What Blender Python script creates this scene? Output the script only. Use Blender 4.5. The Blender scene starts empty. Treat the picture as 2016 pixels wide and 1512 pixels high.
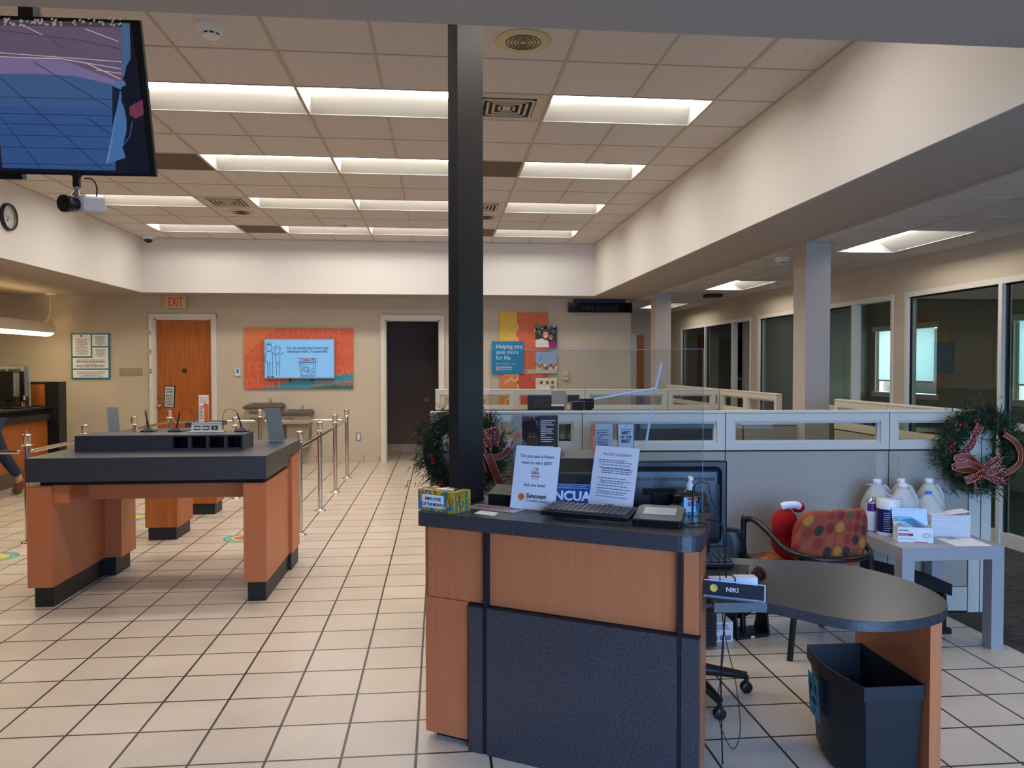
import bpy, bmesh, math, random
from mathutils import Vector, Matrix
from math import sin, cos, pi, radians
random.seed(7)
SC = bpy.context.scene
COL = SC.collection
# ---------------- camera, world, light, exposure ----------------
CAMH = 1.61
YAW, PIT, ROL, FPX = 0.0948488, 0.0241150, -0.00091454, 1500.74
_cy, _sy = cos(YAW), sin(YAW)
_f = Vector((_sy, _cy, 0)); _r = Vector((_cy, -_sy, 0)); _u = Vector((0, 0, 1))
W_ = _f*cos(PIT) - _u*sin(PIT); U2 = _u*cos(PIT) + _f*sin(PIT)
R_ = _r*cos(ROL) + U2*sin(ROL); U_ = U2*cos(ROL) - _r*sin(ROL)
cam_d = bpy.data.cameras.new('camera'); cam = bpy.data.objects.new('camera', cam_d); COL.objects.link(cam)
cam_d.sensor_fit = 'HORIZONTAL'; cam_d.sensor_width = 36; cam_d.lens = FPX/2016*36; cam_d.clip_start = .05; cam_d.clip_end = 200
cam.matrix_world = Matrix(((R_.x, U_.x, -W_.x, 0), (R_.y, U_.y, -W_.y, 0), (R_.z, U_.z, -W_.z, CAMH), (0, 0, 0, 1)))
SC.camera = cam
SC.view_settings.view_transform = 'Standard'; SC.view_settings.look = 'None'
SC.view_settings.gamma = 1; SC.view_settings.use_curve_mapping = False
SC.view_settings.exposure = 0.82
world = bpy.data.worlds.new('sky'); SC.world = world; world.use_nodes = True
_bg = world.node_tree.nodes['Background']; _bg.inputs[0].default_value = (.42, .62, 1, 1); _bg.inputs[1].default_value = 1.3

def area(name, loc, rot, sx, sy, energy, color, spread=180):
    l = bpy.data.lights.new(name, 'AREA'); l.shape = 'RECTANGLE'; l.size = sx; l.size_y = sy; l.energy = energy; l.color = color
    l.spread = radians(spread); o = bpy.data.objects.new(name, l); COL.objects.link(o); o.location = loc; o.rotation_euler = rot; return o
# daylight through the glazed entrance behind the camera
area('entrance_daylight', (2.3, -2.75, 1.5), (radians(58), 0, radians(-6)), 5.0, 2.3, 190, (.30, .49, 1.0), 105)
area('office_daylight', (7.9, 8.5, 1.9), (radians(90), 0, radians(90)), 7.5, 1.5, 230, (.8, .9, 1.0))
TROFFER = 10.0      # emission of the fluorescent lenses

# pixel -> point on a known plane of the place
CO = Vector((0, 0, CAMH))
def ray(x, y): return W_ + R_*((x-1008)/FPX) + U_*((756-y)/FPX)
def pz(x, y, z): d = ray(x, y); return CO + d*((z-CAMH)/d.z)
def py(x, y, Y): d = ray(x, y); return CO + d*(Y/d.y)
def pX(x, y, X): d = ray(x, y); return CO + d*(X/d.x)
def pv(x, y, p0, dr):
    d = ray(x, y); n = Vector((-dr[1], dr[0], 0)); return CO + d*((Vector((p0[0], p0[1], 0))-CO).dot(n)/d.dot(n))

# ---------------- materials ----------------
def lin(c): c = c/255; return c/12.92 if c <= .04045 else ((c+.055)/1.055)**2.4
def L(rgb): return (lin(rgb[0]), lin(rgb[1]), lin(rgb[2]), 1)
MATS = {}
def mat(name, rgb, rough=.6, metal=0, spec=.5, emis=0, var=0, vscale=8, stretch=None, bump=0, bscale=200, trans=0, ior=1.45, rgb2=None, vdet=4, sheen=0, coat=0):
    if name in MATS: return MATS[name]
    m = bpy.data.materials.new(name); m.use_nodes = True; nt = m.node_tree; N = nt.nodes; b = N['Principled BSDF']
    b.inputs['Base Color'].default_value = L(rgb); b.inputs['Roughness'].default_value = rough; b.inputs['Metallic'].default_value = metal
    b.inputs['Specular IOR Level'].default_value = spec; b.inputs['IOR'].default_value = ior; b.inputs['Transmission Weight'].default_value = trans
    b.inputs['Coat Weight'].default_value = coat
    if sheen: b.inputs['Sheen Weight'].default_value = sheen
    if emis: b.inputs['Emission Color'].default_value = L(rgb); b.inputs['Emission Strength'].default_value = emis
    if var or rgb2 or bump:
        tc = N.new('ShaderNodeTexCoord'); mp = N.new('ShaderNodeMapping'); nt.links.new(tc.outputs['Object'], mp.inputs[0])
        if stretch: mp.inputs['Scale'].default_value = stretch
    if var or rgb2:
        nz = N.new('ShaderNodeTexNoise'); nz.inputs['Scale'].default_value = vscale; nz.inputs['Detail'].default_value = vdet
        nt.links.new(mp.outputs[0], nz.inputs[0]); rp = N.new('ShaderNodeValToRGB'); nt.links.new(nz.outputs['Fac'], rp.inputs[0])
        c2 = rgb2 if rgb2 else tuple(max(0, c*(1-var)) for c in rgb)
        rp.color_ramp.elements[0].position = .35; rp.color_ramp.elements[1].position = .65
        rp.color_ramp.elements[0].color = L(c2); rp.color_ramp.elements[1].color = L(rgb); nt.links.new(rp.outputs[0], b.inputs['Base Color'])
    if bump:
        n2 = N.new('ShaderNodeTexNoise'); n2.inputs['Scale'].default_value = bscale; nt.links.new(mp.outputs[0], n2.inputs[0])
        bp = N.new('ShaderNodeBump'); bp.inputs['Strength'].default_value = bump; bp.inputs['Distance'].default_value = .002
        nt.links.new(n2.outputs['Fac'], bp.inputs['Height']); nt.links.new(bp.outputs[0], b.inputs['Normal'])
    MATS[name] = m; return m
def glassy(name, tint=(255, 255, 255), refl=1.0, ior=1.45, rough=0.0):
    if name in MATS: return MATS[name]
    m = bpy.data.materials.new(name); m.use_nodes = True; nt = m.node_tree; N = nt.nodes
    for n in list(N): N.remove(n)
    o = N.new('ShaderNodeOutputMaterial'); mx = N.new('ShaderNodeMixShader'); t = N.new('ShaderNodeBsdfTransparent'); g = N.new('ShaderNodeBsdfGlossy')
    fr = N.new('ShaderNodeFresnel'); ge = N.new('ShaderNodeNewGeometry'); mi_ = N.new('ShaderNodeMix'); mi_.inputs[2].default_value = ior; mi_.inputs[3].default_value = 1/ior; nt.links.new(ge.outputs['Backfacing'], mi_.inputs[0]); nt.links.new(mi_.outputs[0], fr.inputs[0]); mu = N.new('ShaderNodeMath'); mu.operation = 'MULTIPLY'; mu.inputs[1].default_value = refl
    t.inputs[0].default_value = L(tint); g.inputs['Roughness'].default_value = rough
    nt.links.new(fr.outputs[0], mu.inputs[0]); nt.links.new(mu.outputs[0], mx.inputs[0]); nt.links.new(t.outputs[0], mx.inputs[1]); nt.links.new(g.outputs[0], mx.inputs[2]); nt.links.new(mx.outputs[0], o.inputs[0])
    MATS[name] = m; return m
def brickmat(name, c1, c2, cm, w, h, mortar, ox, oy, rough=.4, plane='XY', offs=0, bumpy=.3, spec=.5):
    m = bpy.data.materials.new(name); m.use_nodes = True; nt = m.node_tree; N = nt.nodes; b = N['Principled BSDF']; b.inputs['Roughness'].default_value = rough
    b.inputs['Specular IOR Level'].default_value = spec
    tc = N.new('ShaderNodeTexCoord'); src = tc.outputs['Object']
    if plane != 'XY':
        sp = N.new('ShaderNodeSeparateXYZ'); cb = N.new('ShaderNodeCombineXYZ'); nt.links.new(src, sp.inputs[0])
        nt.links.new(sp.outputs[plane[0]], cb.inputs[0]); nt.links.new(sp.outputs[plane[1]], cb.inputs[1]); src = cb.outputs[0]
    mp = N.new('ShaderNodeMapping'); mp.inputs['Location'].default_value = (-ox, -oy, 0); nt.links.new(src, mp.inputs[0])
    br = N.new('ShaderNodeTexBrick'); br.offset = offs; br.squash = 1
    for k, v in (('Color1', L(c1)), ('Color2', L(c2)), ('Mortar', L(cm)), ('Scale', 1), ('Mortar Size', mortar), ('Mortar Smooth', .1), ('Bias', 0), ('Brick Width', w), ('Row Height', h)): br.inputs[k].default_value = v
    nt.links.new(mp.outputs[0], br.inputs[0])
    nz = N.new('ShaderNodeTexNoise'); nz.inputs['Scale'].default_value = 3; nz.inputs['Detail'].default_value = 6; nt.links.new(mp.outputs[0], nz.inputs[0])
    mx = N.new('ShaderNodeMix'); mx.data_type = 'RGBA'; mx.blend_type = 'MULTIPLY'; mx.inputs[0].default_value = .25
    nt.links.new(br.outputs['Color'], mx.inputs[6]); nt.links.new(nz.outputs['Fac'], mx.inputs[7]); nt.links.new(mx.outputs[2], b.inputs['Base Color'])
    bp = N.new('ShaderNodeBump'); bp.inputs['Strength'].default_value = bumpy; bp.inputs['Distance'].default_value = .002; bp.invert = True
    nt.links.new(br.outputs['Fac'], bp.inputs['Height']); nt.links.new(bp.outputs[0], b.inputs['Normal'])
    MATS[name] = m; return m

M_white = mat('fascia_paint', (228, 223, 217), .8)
M_beige = mat('beige_wall_paint', (199, 184, 162), .85, var=.03, vscale=2)
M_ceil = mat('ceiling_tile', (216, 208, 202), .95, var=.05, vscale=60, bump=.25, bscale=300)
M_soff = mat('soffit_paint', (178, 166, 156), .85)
M_tee = mat('ceiling_grid_metal', (186, 174, 160), .6)
M_frame = mat('window_frame_paint', (214, 208, 196), .5)
M_dark = mat('black_plastic', (16, 16, 18), .4)
M_dark2 = mat('charcoal_plastic', (34, 33, 35), .5)
M_black = mat('matte_black', (7, 7, 8), .8)
M_chrome = mat('chrome', (205, 200, 195), .12, 1)
M_steel = mat('brushed_steel', (170, 168, 165), .3, 1)
M_wood = mat('maple_laminate', (199, 116, 71), .38, rgb2=(193, 110, 66), vscale=6, stretch=(9, 9, .5))
M_wood2 = mat('orange_wood_door', (178, 100, 42), .4, rgb2=(158, 84, 34), vscale=5, stretch=(8, 8, .4))
M_lam = mat('slate_laminate', (60, 62, 70), .36, spec=1.0, rgb2=(36, 38, 45), vscale=95, vdet=12)
M_lamtop = mat('slate_laminate_top', (66, 62, 60), .3, rgb2=(56, 53, 52), vscale=90, vdet=8)
M_plinth = mat('black_plinth', (34, 32, 32), .45)
M_fabric = mat('panel_fabric', (170, 162, 150), .9, rgb2=(154, 146, 135), vscale=30, stretch=(14, 14, .6))
M_cubtrim = mat('panel_trim', (196, 190, 176), .45)
M_paper = mat('white_paper', (232, 232, 236), .8)
M_ink = mat('ink', (40, 42, 52), .8)
M_glass = glassy('clear_glass', (225, 235, 232), .9)
M_acryl = glassy('clear_acrylic', (246, 249, 250), .8)
M_orange = mat('mural_orange', (214, 104, 62), .6)
M_red = mat('mural_red', (204, 84, 66), .6)
M_teal = mat('mural_teal', (60, 140, 160), .6)
M_yellow = mat('mural_yellow', (226, 184, 60), .6)
M_blue = mat('sign_blue', (30, 128, 176), .6)
M_whitep = mat('white_plastic', (225, 224, 220), .35)

# ---------------- mesh builder ----------------
class G:
    def __init__(s, M=None): s.bm = bmesh.new(); s.mats = []; s.M = M or Matrix(); s.smooth = []
    def mi(s, m):
        if m not in s.mats: s.mats.append(m)
        return s.mats.index(m)
    def add(s, verts, faces, m, smooth=False):
        i = s.mi(m); vs = [s.bm.verts.new(s.M @ Vector(v)) for v in verts]
        for f in faces:
            try: fc = s.bm.faces.new([vs[k] for k in f]); fc.material_index = i; fc.smooth = smooth
            except ValueError: pass
        return s
    def box(s, x0, x1, y0, y1, z0, z1, m, b=0):
        if b:
            return s.rbox(x0, x1, y0, y1, z0, z1, m, b)
        v = [(x, y, z) for x in (x0, x1) for y in (y0, y1) for z in (z0, z1)]
        return s.add(v, [(0, 1, 3, 2), (4, 6, 7, 5), (0, 4, 5, 1), (2, 3, 7, 6), (0, 2, 6, 4), (1, 5, 7, 3)], m)
    def rbox(s, x0, x1, y0, y1, z0, z1, m, r, seg=2):
        t = bmesh.new(); bmesh.ops.create_cube(t, size=1)
        bmesh.ops.scale(t, vec=(x1-x0, y1-y0, z1-z0), verts=t.verts)
        bmesh.ops.bevel(t, geom=t.edges[:], offset=r, segments=seg, affect='EDGES', profile=.5)
        bmesh.ops.translate(t, vec=((x0+x1)/2, (y0+y1)/2, (z0+z1)/2), verts=t.verts)
        return s.merge(t, m, r >= .02)
    def merge(s, t, m, smooth=False):
        t.verts.index_update(); vs = [v.co.copy() for v in t.verts]; fs = [[v.index for v in f.verts] for f in t.faces]; t.free()
        return s.add(vs, fs, m, smooth)
    def prism(s, pts, z0, z1, m, smooth=False):
        n = len(pts); v = [(p[0], p[1], z0) for p in pts]+[(p[0], p[1], z1) for p in pts]
        s.add(v, [tuple(range(n-1, -1, -1)), tuple(range(n, 2*n))], m)
        return s.add(v, [(i, (i+1) % n, n+(i+1) % n, n+i) for i in range(n)], m, smooth)
    def poly(s, pts, m): return s.add(pts, [tuple(range(len(pts)))], m)
    def lathe(s, prof, m, n=24, c=(0, 0, 0), smooth=True, sx=1, sy=1, cap=True):
        v = []; k = len(prof)
        for r, z in prof:
            for i in range(n): a = 2*pi*i/n; v.append((c[0]+r*cos(a)*sx, c[1]+r*sin(a)*sy, c[2]+z))
        f = [(j*n+i, j*n+(i+1) % n, (j+1)*n+(i+1) % n, (j+1)*n+i) for j in range(k-1) for i in range(n)]
        s.add(v, f, m, smooth)
        for j in (0, k-1):
            if cap and prof[j][0] > 1e-5: s.add([v[j*n+i] for i in range(n)], [tuple(range(n))], m)
        return s
    def cyl(s, p0, p1, r, m, n=16, r2=None): return s.tube([p0, p1], [r, r if r2 is None else r2], m, n)
    def tube(s, pts, r, m, n=10, cap=True, flat=1):
        pts = [Vector(p) for p in pts]; k = len(pts); rs = r if isinstance(r, (list, tuple)) else [r]*k
        v = []; up = None
        for i, p in enumerate(pts):
            d = (pts[min(i+1, k-1)]-pts[max(i-1, 0)]).normalized()
            if up is None: up = Vector((0, 0, 1)) if abs(d.z) < .9 else Vector((0, 1, 0))
            a = d.cross(up).normalized(); b = a.cross(d).normalized(); up = b
            for j in range(n): t = 2*pi*j/n; v.append(p+a*cos(t)*rs[i]+b*sin(t)*rs[i]*flat)
        s.add(v, [(i*n+j, i*n+(j+1) % n, (i+1)*n+(j+1) % n, (i+1)*n+j) for i in range(k-1) for j in range(n)], m, True)
        if cap:
            s.add(v[:n], [tuple(range(n))], m); s.add(v[-n:], [tuple(range(n))], m)
        return s
    def ball(s, c, r, m, sc=(1, 1, 1), sub=2, jit=0):
        t = bmesh.new(); bmesh.ops.create_icosphere(t, subdivisions=sub, radius=1)
        for v in t.verts: v.co = Vector((c[0]+v.co.x*r*sc[0]*(1+random.uniform(-jit, jit)), c[1]+v.co.y*r*sc[1]*(1+random.uniform(-jit, jit)), c[2]+v.co.z*r*sc[2]*(1+random.uniform(-jit, jit))))
        return s.merge(t, m, True)
    def text(s, txt, size, m, M=None, align='LEFT', bold=0, depth=0.0003, xs=1, shear=0, spacing=1):
        c = bpy.data.curves.new('t', 'FONT'); c.body = txt; c.size = size; c.align_x = align; c.extrude = depth; c.offset = bold; c.resolution_u = 3; c.shear = shear; c.space_character = spacing
        o = bpy.data.objects.new('t', c); me = bpy.data.meshes.new_from_object(o)
        MM = M or Matrix(); S = Matrix.Scale(xs, 4, (1, 0, 0))
        s.add([MM @ (S @ v.co) for v in me.vertices], [tuple(p.vertices) for p in me.polygons], m)
        bpy.data.objects.remove(o); bpy.data.curves.remove(c); bpy.data.meshes.remove(me); return s
    def obj(s, name, parent=None, label=None, cat=None, group=None, kind=None):
        me = bpy.data.meshes.new(name); bmesh.ops.recalc_face_normals(s.bm, faces=s.bm.faces)
        s.bm.to_mesh(me); s.bm.free()
        for m in s.mats: me.materials.append(m)
        o = bpy.data.objects.new(name, me); COL.objects.link(o)
        if parent: o.parent = parent
        return tag(o, label, cat, group, kind)
def tag(o, label=None, cat=None, group=None, kind=None):
    if label: o['label'] = label
    if cat: o['category'] = cat
    if group: o['group'] = group
    if kind: o['kind'] = kind
    return o
def thing(name, loc, label, cat, group=None, rz=0, kind=None):
    o = bpy.data.objects.new(name, None); COL.objects.link(o); o.location = loc; o.rotation_euler = (0, 0, rz); o.empty_display_size = .1
    return tag(o, label, cat, group, kind)
def dup(root, loc=None, rz=None, label=None, group=None):
    r = root.copy(); COL.objects.link(r)
    if loc is not None: r.location = loc
    if rz is not None: r.rotation_euler = (0, 0, rz)
    if label: r['label'] = label
    if group: r['group'] = group
    for ch in list(root.children):
        c = ch.copy(); COL.objects.link(c); c.parent = r
        for g in ch.children: d = g.copy(); COL.objects.link(d); d.parent = c
    return r
def S(g, name, parent=None): return g.obj(name, parent, kind=None if parent else 'structure')
def frameM(o, ux, uy):
    """matrix: local x along ux, local y along uy, local z towards the viewer side"""
    ux = Vector(ux).normalized(); uy = Vector(uy).normalized(); uz = ux.cross(uy)
    return Matrix(((ux.x, uy.x, uz.x, o[0]), (ux.y, uy.y, uz.y, o[1]), (ux.z, uy.z, uz.z, o[2]), (0, 0, 0, 1)))
def wallM(x, y, z): return frameM((x, y, z), (1, 0, 0), (0, 0, 1))   # picture plane on a wall facing -Y
def rmat(n, rgb, **k): return mat(n, rgb, **k)
def disc(g, cx, cy, r, z, m, n=24, sy=1): return g.poly([(cx+r*cos(2*pi*i/n), cy+r*sy*sin(2*pi*i/n), z) for i in range(n)], m)
def rect(g, x0, y0, x1, y1, z, m): return g.poly([(x0, y0, z), (x1, y0, z), (x1, y1, z), (x0, y1, z)], m)
def greek(g, x0, y0, x1, y1, z, n, m, rnd, hh=.45, center=False):
    """lines of print too small to read"""
    dy = (y1-y0)/n
    for i in range(n):
        w = (x1-x0)*rnd.uniform(.72, 1) if i % 4 != 3 else (x1-x0)*rnd.uniform(.3, .6)
        a = x0+(x1-x0-w)/2 if center else x0; yy = y1-(i+.5)*dy; x = a
        while x < a+w:
            l = min(rnd.uniform(.04, .13)*(x1-x0), a+w-x); rect(g, x, yy-dy*hh/2, x+l, yy+dy*hh/2, z, m); x += l+.018*(x1-x0)
# ---------------- the room ----------------
CZ, SZ = 3.58, 2.74            # high ceiling, lower ceiling
WX0, WX1, WY0, WY1 = -4.56, 2.52, 2.56, 12.25
YB = 12.85; XR = 4.98; XL = -9.0; YF = -2.3; YE = 16.2
T = .305
M_floor = brickmat('floor_tile', (222, 205, 186), (214, 197, 178), (58, 48, 43), T, T, .006, -.3316*T, 10.3166*T, .32, spec=.4)
M_base = brickmat('base_tile', (206, 190, 166), (200, 184, 160), (90, 78, 66), T*.84, .3, .004, .02, -.1, .4, 'XZ')
M_carpet = brickmat('carpet_weave', (116, 104, 88), (60, 52, 44), (26, 22, 19), .055, .012, .003, 0, 0, .95, offs=.5)
S(G().box(XL, 3.24, YF, YE, -.05, 0, M_floor).box(3.24, 9, YF, 4.66, -.05, 0, M_carpet).box(3.24, 9, 4.66, YE+2, -.05, 0, M_carpet), 'floor')
# high ceiling: cells, left open where a light or a grille sits
GX0, GY0, GC = -1.009, 4.928, .61
lights = [(c, r, 2) for c in (-5, -2, 0, 3) for r in (-2, 1, 4, 7, 10)]
skip = {(c+i, r) for c, r, n in lights for i in range(n)}
g = G()
xs = [WX0]+[GX0+k*GC for k in range(-5, 6)]+[WX1]; ys = [WY0]+[GY0+k*GC for k in range(-3, 13) if WY0 < GY0+k*GC < WY1]+[WY1]
for i in range(len(xs)-1):
    for j in range(len(ys)-1):
        ck = round((xs[i+1]-GX0)/GC)-1 if i < len(xs)-2 else 5; rk = round((ys[j]-GY0)/GC) if j else -4
        if (ck, rk) in skip: continue
        g.box(xs[i], xs[i+1], ys[j], ys[j+1], CZ, CZ+.02, M_ceil)
ceil = S(g, 'ceiling')
g = G()
for k, x in enumerate(xs[1:-1]):
    main = (k-5) in (-5, -3, -2, 0, 2, 3, 5)
    w = .012 if main else .008
    for j in range(len(ys)-1):
        rk = round((ys[j]-GY0)/GC) if j else -4; ck = k-5
        if (ck-1, rk) in skip and (ck, rk) in skip and not any(c == ck and r == rk for c, r, n in lights): continue
        g.box(x-w, x+w, ys[j], ys[j+1], CZ-.006, CZ, M_tee)
for y in ys[1:-1]: g.box(WX0, WX1, y-.007, y+.007, CZ-.004, CZ, M_tee)
for a, b, c, d in ((WX0, WX0+.02, WY0, WY1), (WX1-.02, WX1, WY0, WY1), (WX0, WX1, WY1-.02, WY1)): g.box(a, b, c, d, CZ-.006, CZ, M_tee)
g.obj('ceiling_grid', ceil)
# well walls
g = G(); g.box(WX0-.12, WX0, WY0, WY1+.12, SZ+.05, CZ+.05, M_white); S(g, 'wall_well_left')
g = G(); g.box(WX1, WX1+.12, WY0, WY1+.12, SZ+.05, CZ+.05, M_white); S(g, 'wall_well_right')
g = G(); g.box(WX0, WX1, WY1, WY1+.12, SZ+.05, CZ+.05, M_white); S(g, 'wall_well_back')
g = G(); g.box(WX0-.12, WX1+.12, WY0-.12, WY0, SZ+.05, CZ+.05, M_white); S(g, 'wall_well_front')
g = G(); g.box(WX0-.01, WX0, WY0, WY1, SZ+.004, SZ+.05, M_white).box(WX1, WX1+.01, WY0, WY1, SZ+.004, SZ+.05, M_white).box(WX0, WX1, WY1, WY1+.01, SZ+.004, SZ+.05, M_white)
S(g, 'trim_2')
# lower ceilings
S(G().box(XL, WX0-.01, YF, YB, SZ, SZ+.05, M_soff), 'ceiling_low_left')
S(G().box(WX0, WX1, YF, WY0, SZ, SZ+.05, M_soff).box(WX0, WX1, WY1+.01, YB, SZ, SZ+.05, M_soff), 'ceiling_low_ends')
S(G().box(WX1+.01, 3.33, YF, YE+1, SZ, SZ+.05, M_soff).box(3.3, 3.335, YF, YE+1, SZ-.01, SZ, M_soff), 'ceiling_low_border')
RL = [(3.92, 4.53, 2.6, 3.82), (3.92, 4.53, 6.06, 7.28), (3.92, 4.53, 9.86, 11.08), (3.92, 4.53, 13.55, 14.77)]
g = G(); yy = YF
for a, b, y0, y1 in RL:
    g.box(3.33, 9, yy, y0, SZ, SZ+.02, M_ceil); g.box(3.33, a, y0, y1, SZ, SZ+.02, M_ceil); g.box(b, 9, y0, y1, SZ, SZ+.02, M_ceil); yy = y1
g.box(3.33, 9, yy, YE+1, SZ, SZ+.02, M_ceil)
cr = S(g, 'ceiling_low_right'); g = G()
for x in (3.92, 4.53): g.box(x-.008, x+.008, YF, YE, SZ-.003, SZ, M_tee)
for k in range(-8, 18):
    y = 7.28+k*.61
    if YF < y < YE: g.box(3.33, 3.92, y-.006, y+.006, SZ-.003, SZ, M_tee).box(4.53, XR, y-.006, y+.006, SZ-.003, SZ, M_tee)
    if YF < y < YE and not any(b[2]-.02 < y < b[3]+.02 for b in RL): g.box(3.92, 4.53, y-.006, y+.006, SZ-.003, SZ, M_tee)
g.obj('ceiling_grid', cr)
# back wall with two door openings
dl, dr, dt = py(303, 629, YB).x, py(417, 629, YB).x, 2.375
hl, hr, ht = -.90, .005, 2.375
XW = 3.27
def wallrow(x0, x1, y0, y1, m, opens, zt, base=None):
    g = G(); x = x0
    for a, b, t in opens:
        g.box(x, a, y0, y1, 0, zt, m); g.box(a, b, y0, y1, t, zt, m); x = b
    g.box(x, x1, y0, y1, 0, zt, m); return g
S(wallrow(XL, XW, YB, YB+.15, M_beige, [(dl, dr, dt), (hl, hr, ht)], SZ+.05), 'wall_back')
g = G()
for a, b in ((XL, dl-.06), (dr+.06, hl-.06), (hr+.06, XW)): g.box(a, b, YB-.012, YB, 0, .11, M_base)
S(g, 'baseboard_back')
S(G().box(XL-.15, XL, YF, YB+.15, 0, SZ, M_beige), 'wall_left')
S(G().box(XW-.15, XW, YB+.15, YE, 0, SZ, M_beige), 'wall_corridor_left')
S(G().box(XW-.15, 9, YE, YE+.15, 0, SZ+.05, M_beige), 'wall_corridor_back')
# front wall with glazed entrance (behind the camera)
g = G(); g.box(XL, -.4, YF-.15, YF, 0, SZ, M_beige); g.box(5.0, 9, YF-.15, YF, 0, SZ, M_beige); g.box(-.4, 5.0, YF-.15, YF, 2.55, SZ, M_beige); S(g, 'wall_front')
M_bronze = mat('dark_bronze_frame', (40, 36, 34), .4)
g = G()
for x in (-.4, .9, 2.2, 3.5, 4.94): g.box(x, x+.06, YF-.1, YF-.02, 0, 2.55, M_bronze)
for z in (0, 2.49): g.box(-.4, 5.0, YF-.1, YF-.02, z, z+.06, M_bronze)
w1 = S(g, 'window_1'); G().box(-.4, 5.0, YF-.07, YF-.06, .06, 2.49, M_glass).obj('pane', w1)
# hallway behind opening
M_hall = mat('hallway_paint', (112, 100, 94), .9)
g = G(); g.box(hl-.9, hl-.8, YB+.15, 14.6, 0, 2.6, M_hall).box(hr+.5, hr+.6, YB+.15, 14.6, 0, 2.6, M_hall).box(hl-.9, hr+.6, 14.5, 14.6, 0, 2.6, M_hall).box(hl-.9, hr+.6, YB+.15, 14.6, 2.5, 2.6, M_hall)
S(g, 'wall_hallway')
g = G(); g.box(hl-.8, hr+.5, 14.485, 14.5, 0, .13, M_base); S(g, 'baseboard_hallway')
g = G(M=wallM(py(840, 786, 14.5).x, 14.5, py(840, 786, 14.5).z)); g.lathe([(.0, .02), (.03, .02), (.035, .0)], M_whitep, 20); g.lathe([(.0, .024), (.018, .024), (.018, .0)], M_black, 20)
g.obj('door_knob', None, 'small round white and black knob on the dark hallway wall', 'knob')
def casing(g, x0, x1, zt, y, w=.075, d=.03, jd=.12):
    g.box(x0-w, x0, y-d, y, 0, zt+w, M_frame, 0).box(x1, x1+w, y-d, y, 0, zt+w, M_frame).box(x0-w, x1+w, y-d-.001, y, zt, zt+w, M_frame)
    g.box(x0, x0+.02, y, y+jd, 0, zt, M_frame).box(x1-.02, x1, y, y+jd, 0, zt, M_frame).box(x0, x1, y, y+jd, zt-.02, zt, M_frame); return g
d1 = S(casing(G(), dl, dr, dt, YB), 'door_1')
G().box(dl+.022, dr-.022, YB+.055, YB+.1, .01, dt-.022, M_wood2).obj('door_leaf', d1, 'orange veneered door leaf')
M_brass = mat('antique_brass', (150, 128, 80), .35, .8)
q = py(363, 730, YB+.05); g = G(frameM((q.x, YB+.055, q.z), (1, 0, 0), (0, 0, 1))); g.lathe([(0, .012), (.03, .012), (.036, 0)], M_black, 20); g.lathe([(0, .018), (.008, .018), (.008, .01)], M_chrome, 10); g.obj('peephole', d1, 'round black peephole plate')
q = py(314, 799, YB+.05); g = G(frameM((q.x, YB+.055, q.z), (1, 0, 0), (0, 0, 1))); g.lathe([(0, .07), (.025, .065), (.03, .045), (.012, .035), (.012, .01), (.032, .008), (.032, 0)], M_steel, 18); g.obj('door_knob', d1)
g = G(frameM((q.x, YB+.055, q.z+.14), (1, 0, 0), (0, 0, 1))); g.lathe([(0, .025), (.022, .02), (.028, 0)], M_brass, 18); g.obj('deadbolt', d1)
S(casing(G(), hl, hr, ht, YB, jd=.15), 'door_2')
# height marker strip on the left door casing
g = G(); xa = dl-.068; zz = lambda y: py(294, y, YB).z
rect_m = [M_orange, mat('marker_red', (190, 40, 34), .6), M_ink]
g.box(xa, xa+.035, YB-.033, YB-.031, zz(760), zz(630), M_whitep)
GM = wallM(0, YB-.0335, 0)
g.M = GM
for y, n, m in ((655, '7', rect_m[0]), (693, '6', rect_m[1]), (731, '5', rect_m[2])):
    z = zz(y); rect(g, xa+.006, z-.035, xa+.032, z+.035, .001, m); g.text(n, .05, M_whitep, Matrix.Translation((xa+.007, z-.018, .0015)))
for y in (637, 674, 712, 750): z = zz(y); rect(g, xa+.008, z-.003, xa+.024, z+.003, .001, M_ink)
g.obj('height_marker', None, 'narrow white height strip with coloured number squares on the door casing', 'height chart')
# beige square columns
def column(n, x0, x1, y0, y1):
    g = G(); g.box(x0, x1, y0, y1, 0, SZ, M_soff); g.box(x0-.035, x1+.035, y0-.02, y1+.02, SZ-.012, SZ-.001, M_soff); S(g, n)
column('column_1', 3.325, 3.56, 6.68, 6.92); column('column_2', 3.31, 3.56, 11.5, 11.74)
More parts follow.
